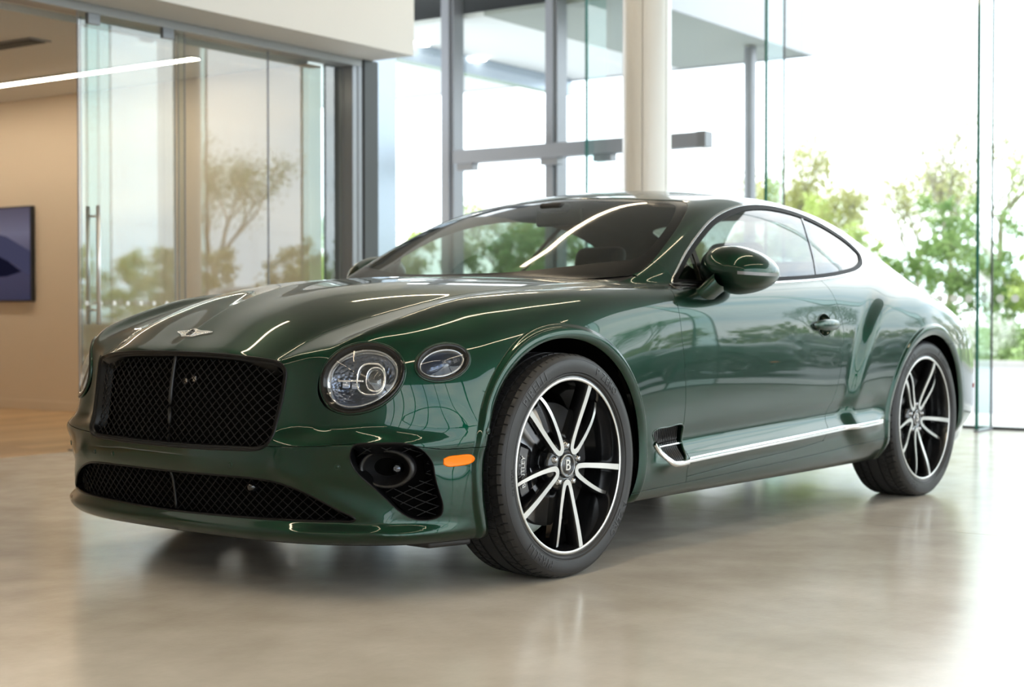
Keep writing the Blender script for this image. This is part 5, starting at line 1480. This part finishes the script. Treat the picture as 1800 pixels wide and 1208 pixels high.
# ---- wheels (local frame: hub at the origin, outer face towards -y)
def build_wheel(car, loc, rz, dish, meshes):
    w = empty('wheel', loc, rz, car)
    def sub(name, me, rot=None, loc=None): return link(name, me, w, loc, rot)
    if 'tyre' not in meshes:
        # tyre: profile with grooves, tread blocks cut by slanted sipes
        NA = 864; Ro = .3755
        prof = [(.288, -.100), (.296, -.112), (.302, -.118), (.305, -.1213), (.3075, -.1215), (.309, -.1205), (.312, -.124), (.3125, -.1252), (.3145, -.1254), (.315, -.1246), (.330, -.1275), (.346, -.126), (.3535, -.1236), (.354, -.1244), (.3556, -.1238), (.356, -.1226), (.358, -.1215), (.3655, -.1155), (.3700, -.108), (.3722, -.102)]
        ys = [-.098, -.086, -.074, -.0735, -.066, -.0655, -.050, -.034, -.0335, -.024, -.0235, -.008, .008, .0235, .024, .0335, .034, .050, .0655, .066, .0735, .074, .086, .098]
        groove = lambda y: any(a <= abs(y) <= b for a, b in ((.0655, .0735), (.0235, .0335)))
        tread = []
        for y in ys:
            r = .3755 - .0045 * (abs(y) / .1) ** 3
            inside = any(abs(abs(y) - c) < .0001 for c in (.066, .0735, .024, .0335))
            if inside: r -= .0055
            tread.append((r, y))
        prof2 = prof + tread + [(r, -y) for r, y in prof[::-1]]
        V = []; k = len(prof2)
        for i in range(NA):
            t = 2 * PI * i / NA
            for r, y in prof2:
                if r > .3655:
                    a = (t * 72 / (2 * PI) + y * 9) % 1.0 if abs(y) > .07 else ((t * 72 / (2 * PI) - y * 14) % 1.0 if abs(y) > .03 else .5)
                    if a < .105: r = r - (.0045 if abs(y) > .07 else .0035)
                V.append((r * math.sin(t), y, r * math.cos(t)))
        V = np.array(V); V[:, 2] = np.maximum(V[:, 2], -.3715)
        F = np.array([(i * k + j, i * k + j + 1, ((i + 1) % NA) * k + j + 1, ((i + 1) % NA) * k + j) for i in range(NA) for j in range(k - 1)])
        meshes['tyre'] = mesh('tyre', V, F, 'rubber'); meshes['tyre'].set_sharp_from_angle(angle=math.radians(28))
        meshes['let'] = []
        def arc_text(s, size, r, a0):
            mb = MB()
            V, F = text_geo(s, size, .0006, res=2, space=1.15)
            bm = bmesh.new(); vs = [bm.verts.new(v) for v in V]
            for f in F: bm.faces.new([vs[i] for i in f])
            bmesh.ops.triangulate(bm, faces=bm.faces[:])
            for _ in range(3):
                L = [e for e in bm.edges if e.calc_length() > size * .16]
                if L: bmesh.ops.subdivide_edges(bm, edges=L, cuts=1)
            bmesh.ops.triangulate(bm, faces=bm.faces[:]); bm.verts.index_update(); V = np.array([v.co[:] for v in bm.verts]); F = [[v.index for v in f.verts] for f in bm.faces]; bm.free()
            rr = r + V[:, 1]; an = a0 + V[:, 0] / r
            y = -np.interp(rr, [.302, .312, .330, .346, .358, .366], [.118, .124, .1275, .126, .1215, .1155]) - V[:, 2] - .0010
            meshes['let'].append(mesh('tyre_lettering', np.stack([rr * np.sin(an), y, rr * np.cos(an)], 1), F, 'rubber_letter', smooth=False))
        arc_text('PIRELLI', .042, .335, math.radians(-38)); arc_text('P ZERO', .038, .335, math.radians(128)); arc_text('275/35 ZR22', .014, .322, math.radians(-95)); arc_text('PIRELLI', .042, .335, math.radians(212)); arc_text('P ZERO', .038, .335, math.radians(35))
        # rim barrel and ring
        V, F = lathe([(.3005, -.104), (.3005, -.114), (.298, -.1165), (.294, -.1165)], 128, 'y'); meshes['lip'] = mesh('rim_edge', V, F, 'alloy_black')
        V, F = lathe([(.2945, -.1160), (.2940, -.1172), (.2850, -.1165), (.2838, -.1150)], 128, 'y'); meshes['ring'] = mesh('rim_ring', V, F, 'alloy')
        V, F = lathe([(.2842, -.1155), (.281, -.104), (.277, -.085), (.272, -.02), (.262, .03), (.262, .10), (.30, .115)], 96, 'y'); meshes['barrel'] = mesh('rim_barrel', V, F, 'alloy_black')
        # brake
        V, F = lathe([(.0, -.022), (.10, -.022), (.10, -.030), (.118, -.030), (.120, -.026), (.205, -.026), (.207, -.022), (.207, .0), (.10, .0)], 72, 'y'); meshes['disc'] = mesh('brake_disc', V, F, 'steel_disc')
        mb = MB(); A = np.linspace(math.radians(-122), math.radians(-62), 16); V = []
        for t in A:
            e = min(1, 3 * math.sin(PI * (t - A[0]) / (A[-1] - A[0])) + .25)
            for r, y in ((.145 , -.03), (.150, -.062 * e - .0), (.185, -.074 * e), (.222, -.070 * e), (.232, -.052 * e), (.232, -.0), (.15, .0)):
                V.append((r * math.sin(t), y, r * math.cos(t)))
        F = [(i * 7 + j, i * 7 + (j + 1) % 7, (i + 1) * 7 + (j + 1) % 7, (i + 1) * 7 + j) for i in range(15) for j in range(7)] + [tuple(range(7)), tuple(15 * 7 + j for j in range(7))[::-1]]
        mb.add(V, F); meshes['cal'] = mb.build('brake_caliper', 'black_gloss', w).data; bpy.data.objects.remove(bpy.data.objects['brake_caliper'])
        V, F = text_geo('BENTLEY', .026, .0008, res=2); an = math.radians(-92) + V[:, 0] / .204 ; rr = .204 + V[:, 1]
        meshes['caltext'] = mesh('caliper_lettering', np.stack([rr * np.sin(an), -.0748 - V[:, 2], rr * np.cos(an)], 1), F, 'white_print', smooth=False)
    for l in meshes['let']: sub('tyre_lettering', l)
    for kind in ('tyre', 'lip', 'ring', 'barrel', 'disc', 'cal', 'caltext'):
        sub({'tyre': 'tyre', 'lip': 'rim_edge', 'ring': 'rim_ring', 'barrel': 'rim_barrel', 'disc': 'brake_disc', 'cal': 'brake_caliper', 'caltext': 'caliper_lettering'}[kind], meshes[kind])
    key = 'spoke%g' % dish
    if key not in meshes:
        R = .286; y_rim, y_hub = -.1135, -.1135 + dish
        yface = lambda r: y_hub + (y_rim - y_hub) * sst((r - .05) / .235) * 1.0
        # U-shaped petal: left edge from the rim ring in to the hub and out again (lateral, radial), fractions of R
        L = [(-.205, 1.0), (-.178, .85), (-.148, .68), (-.112, .50), (-.082, .36), (-.062, .28), (-.035, .215), (.005, .195), (.045, .215), (.070, .27), (.092, .36), (.118, .50), (.138, .67), (.142, .82), (.130, .945)]
        C = crom([(a * R, b * R) for a, b in L], False, 5); m = len(C)
        t = np.gradient(C, axis=0); t /= np.linalg.norm(t, axis=1)[:, None]; nn = np.stack([t[:, 1], -t[:, 0]], 1)
        s = np.linspace(0, 1, m); wid = np.interp(s, [0, .25, .45, .55, .75, 1], [.0100, .0082, .0086, .0094, .0072, .0052])
        drop = .030 * np.clip((s - .62) / .38, 0, 1) ** 2
        rad = np.hypot(C[:, 0], C[:, 1])
        yf = yface(rad) + drop
        rows = []
        for off, dy in ((-1, 0), (1, 0)):
            q = C + nn * (off * wid)[:, None]; rows.append(np.stack([q[:, 0], yf - .0006, q[:, 1]], 1))
        V = np.concatenate(rows); F = [(i, i + 1, m + i + 1, m + i) for i in range(m - 1)]
        a, b, c = V[F[0][0]], V[F[0][1]], V[F[0][2]]
        if np.cross(b - a, c - a)[1] > 0: F = [f[::-1] for f in F]
        meshes[key + 'f'] = mesh('spoke_face', V, F, 'alloy')
        prof = [(-1.0, .0), (-1.25, .004), (-1.9, .045), (1.9, .045), (1.25, .004), (1.0, .0)]
        V = np.concatenate([np.stack([(C + nn * (o * wid)[:, None])[:, 0], yf + d, (C + nn * (o * wid)[:, None])[:, 1]], 1) for o, d in prof]); k = len(prof)
        F = [(j * m + i, j * m + i + 1, (j + 1) * m + i + 1, (j + 1) * m + i) for j in range(k - 1) for i in range(m - 1)]
        a, b, c = V[F[0][0]], V[F[0][1]], V[F[0][2]]
        meshes[key] = mesh('spoke', V, [f[::-1] for f in F] if True else F, 'alloy_black')
        V, F = lathe([(.0, y_hub + .012), (.038, y_hub + .012), (.041, y_hub + .004), (.050, y_hub + .003), (.084, y_hub + .010), (.092, y_hub + .025), (.085, y_hub + .07)], 60, 'y'); meshes[key + 'hub'] = mesh('hub', V, F, 'alloy_black')
        V, F = lathe([(.0, y_hub - .003), (.027, y_hub - .002), (.030, y_hub + .0005), (.0305, y_hub - .003), (.036, y_hub - .003), (.039, y_hub + .002), (.040, y_hub + .012)], 48, 'y'); meshes[key + 'cap'] = mesh('hub_cap', V, F, 'black_gloss')
        V, F = lathe([(.0345, y_hub - .0035), (.0350, y_hub - .0048), (.0375, y_hub - .0040), (.0385, y_hub)], 48, 'y'); meshes[key + 'capring'] = mesh('hub_cap_ring', V, F, 'chrome_dark')
        V, F = text_geo('B', .052, .0012, res=4); meshes[key + 'B'] = mesh('hub_cap_letter', np.stack([V[:, 0] - .001, y_hub - .0042 - V[:, 2], V[:, 1]], 1), F, 'white_print', smooth=False)
        V, F = lathe([(0, -.008), (.007, -.008), (.0085, -.006), (.0095, .0), (.0135, .002), (.0135, .012)], 12, 'y'); meshes[key + 'nut'] = mesh('lug_nut', V, F, 'chrome_dark')
    for i in range(5):
        a = math.radians(35 + 72 * i)
        sub('spoke', meshes[key], (0, a, 0)); sub('spoke_face', meshes[key + 'f'], (0, a, 0))
        t = math.radians(2 + 72 * i); sub('lug_nut', meshes[key + 'nut'], None, (.066 * math.sin(t), -.1135 + dish + .004, .066 * math.cos(t)))
    for q, nme in (('hub', 'hub'), ('cap', 'hub_cap'), ('capring', 'hub_cap_ring'), ('B', 'hub_cap_letter')): sub(nme, meshes[key + q])
    return w

def rounded(lo, hi, bev, seg=4):
    bm = bmesh.new(); bmesh.ops.create_cube(bm, size=1)
    for v in bm.verts: v.co = Vector([(lo[i] + hi[i]) / 2 + v.co[i] * (hi[i] - lo[i]) for i in range(3)])
    bmesh.ops.bevel(bm, geom=bm.edges[:], offset=bev, segments=seg, affect='EDGES', profile=.5)
    bm.verts.index_update(); V = [tuple(v.co) for v in bm.verts]; F = [[v.index for v in f.verts] for f in bm.faces]; bm.free(); return V, F

def build_cabin(car):
    V, F = rounded((.70, -.70, .86), (1.12, .70, .985), .04); V = [(x, y, z - .12 * max(0, (x - .95))) for x, y, z in V]; part('dashboard', V, F, 'black_satin', car)
    part('instrument_hood', *rounded((.92, -.56, .965), (1.12, -.20, 1.02), .025), 'leather', car)
    part('cabin_floor', *rounded((.55, -.80, .22), (3.0, .80, .30), .02), 'black_matte', car)
    part('console', *rounded((.95, -.13, .30), (2.3, .13, .66), .05), 'leather', car)
    part('bulkhead', *rounded((.52, -.74, .30), (.60, .74, .93), .02), 'black_matte', car)
    for s in (-1, 1): part('door_lining', *rounded((.80, s * .80 - .02, .40), (2.45, s * .80 + .02, .965), .02), 'leather', car)
    part('parcel_shelf', *rounded((2.75, -.62, .93), (3.25, .62, .99), .03), 'black_satin', car)
    for x0, ys in ((1.25, (-.38, .38)), (2.08, (-.34, .34))):
        for y in ys:
            st = empty('seat', (x0, y, .32), 0, car); b = x0 > 2
            part('seat_cushion', *rounded((0, -.25, .02), (.52, .25, .20), .06), 'leather', st)
            V, F = rounded((.44, -.24, .12), (.60, .24, .60 if b else .68), .07); V = [(x + .38 * max(0, z - .12), y_, z) for x, y_, z in V]; part('seat_back', V, F, 'leather', st)
            V, F = rounded((.56, -.135, .60 if b else .66), (.67, .135, .70 if b else .88), .045); V = [(x + .25 * max(0, z - .12), y_, z) for x, y_, z in V]; part('headrest', V, F, 'leather', st)
    st = empty('steering_wheel', (1.235, -.38, .865), 0, car); a = np.linspace(0, 2 * PI, 40, endpoint=False)
    mb = MB(); mb.tube([(.19 * math.sin(t) * .42, .19 * math.cos(t), .19 * math.sin(t) * .90) for t in a], .015, 8, True); mb.build('wheel_rim', 'leather', st)
    mb = MB()
    for t in (0, PI, -PI / 2): mb.tube([(0, 0, 0), (.18 * math.sin(t) * .42, .18 * math.cos(t), .18 * math.sin(t) * .9)], [.03, .014], 6)
    mb.build('wheel_spokes', 'black_satin', st)
    st = empty('rear_view_mirror', (1.19, 0, 1.300), 0, car)
    part('mirror_housing', *rounded((.00, -.125, -.048), (.03, .125, .028), .014), 'black_satin', st); part('mirror_stem', *rounded((-.06, -.06, .010), (.02, .06, .050), .014), 'black_satin', st)

def build_car():
    global BODY
    init_body()
    car = empty('car', (0, 0, 0), ROT)
    tag(car, 'dark green two-door coupe with black grille on polished showroom floor', 'car')
    BODY = build_shell(car)
    build_front(car, BODY)
    build_badge(car)
    both(build_flank, car)
    meshes = {}
    zc = .3715
    for x, dish in ((0., .012), (AX_R, .040)):
        build_wheel(car, (x, -.955 + .1172, zc), 0, dish, meshes); build_wheel(car, (x, .955 - .1172, zc), PI, dish, meshes)
    build_cabin(car)
    return car
CAR = build_car()
def copy_tree(o, parent=None):
    c = o.copy(); COL.objects.link(c); c.parent = parent
    for ch in list(o.children):
        if ch.name.split('.')[0] in ('seat', 'dashboard', 'console', 'door_lining', 'parcel_shelf', 'instrument_hood', 'steering_wheel', 'rear_view_mirror', 'parking_sensor', 'winged_badge'): continue
        copy_tree(ch, c)
    return c
for loc, rz, lab in (((10.4, -7.25, -.05), math.radians(-112), 'dark green coupe parked outside the end wall, mirrored in the front fender and door'),
                     ((16.5, -8.4, -.05), math.radians(-62), 'dark green coupe parked farther out on the road, mirrored in the door below its handle')):
    c = copy_tree(CAR); c.location = loc; c.rotation_euler = (0, 0, rz); tag(c, lab, 'car')
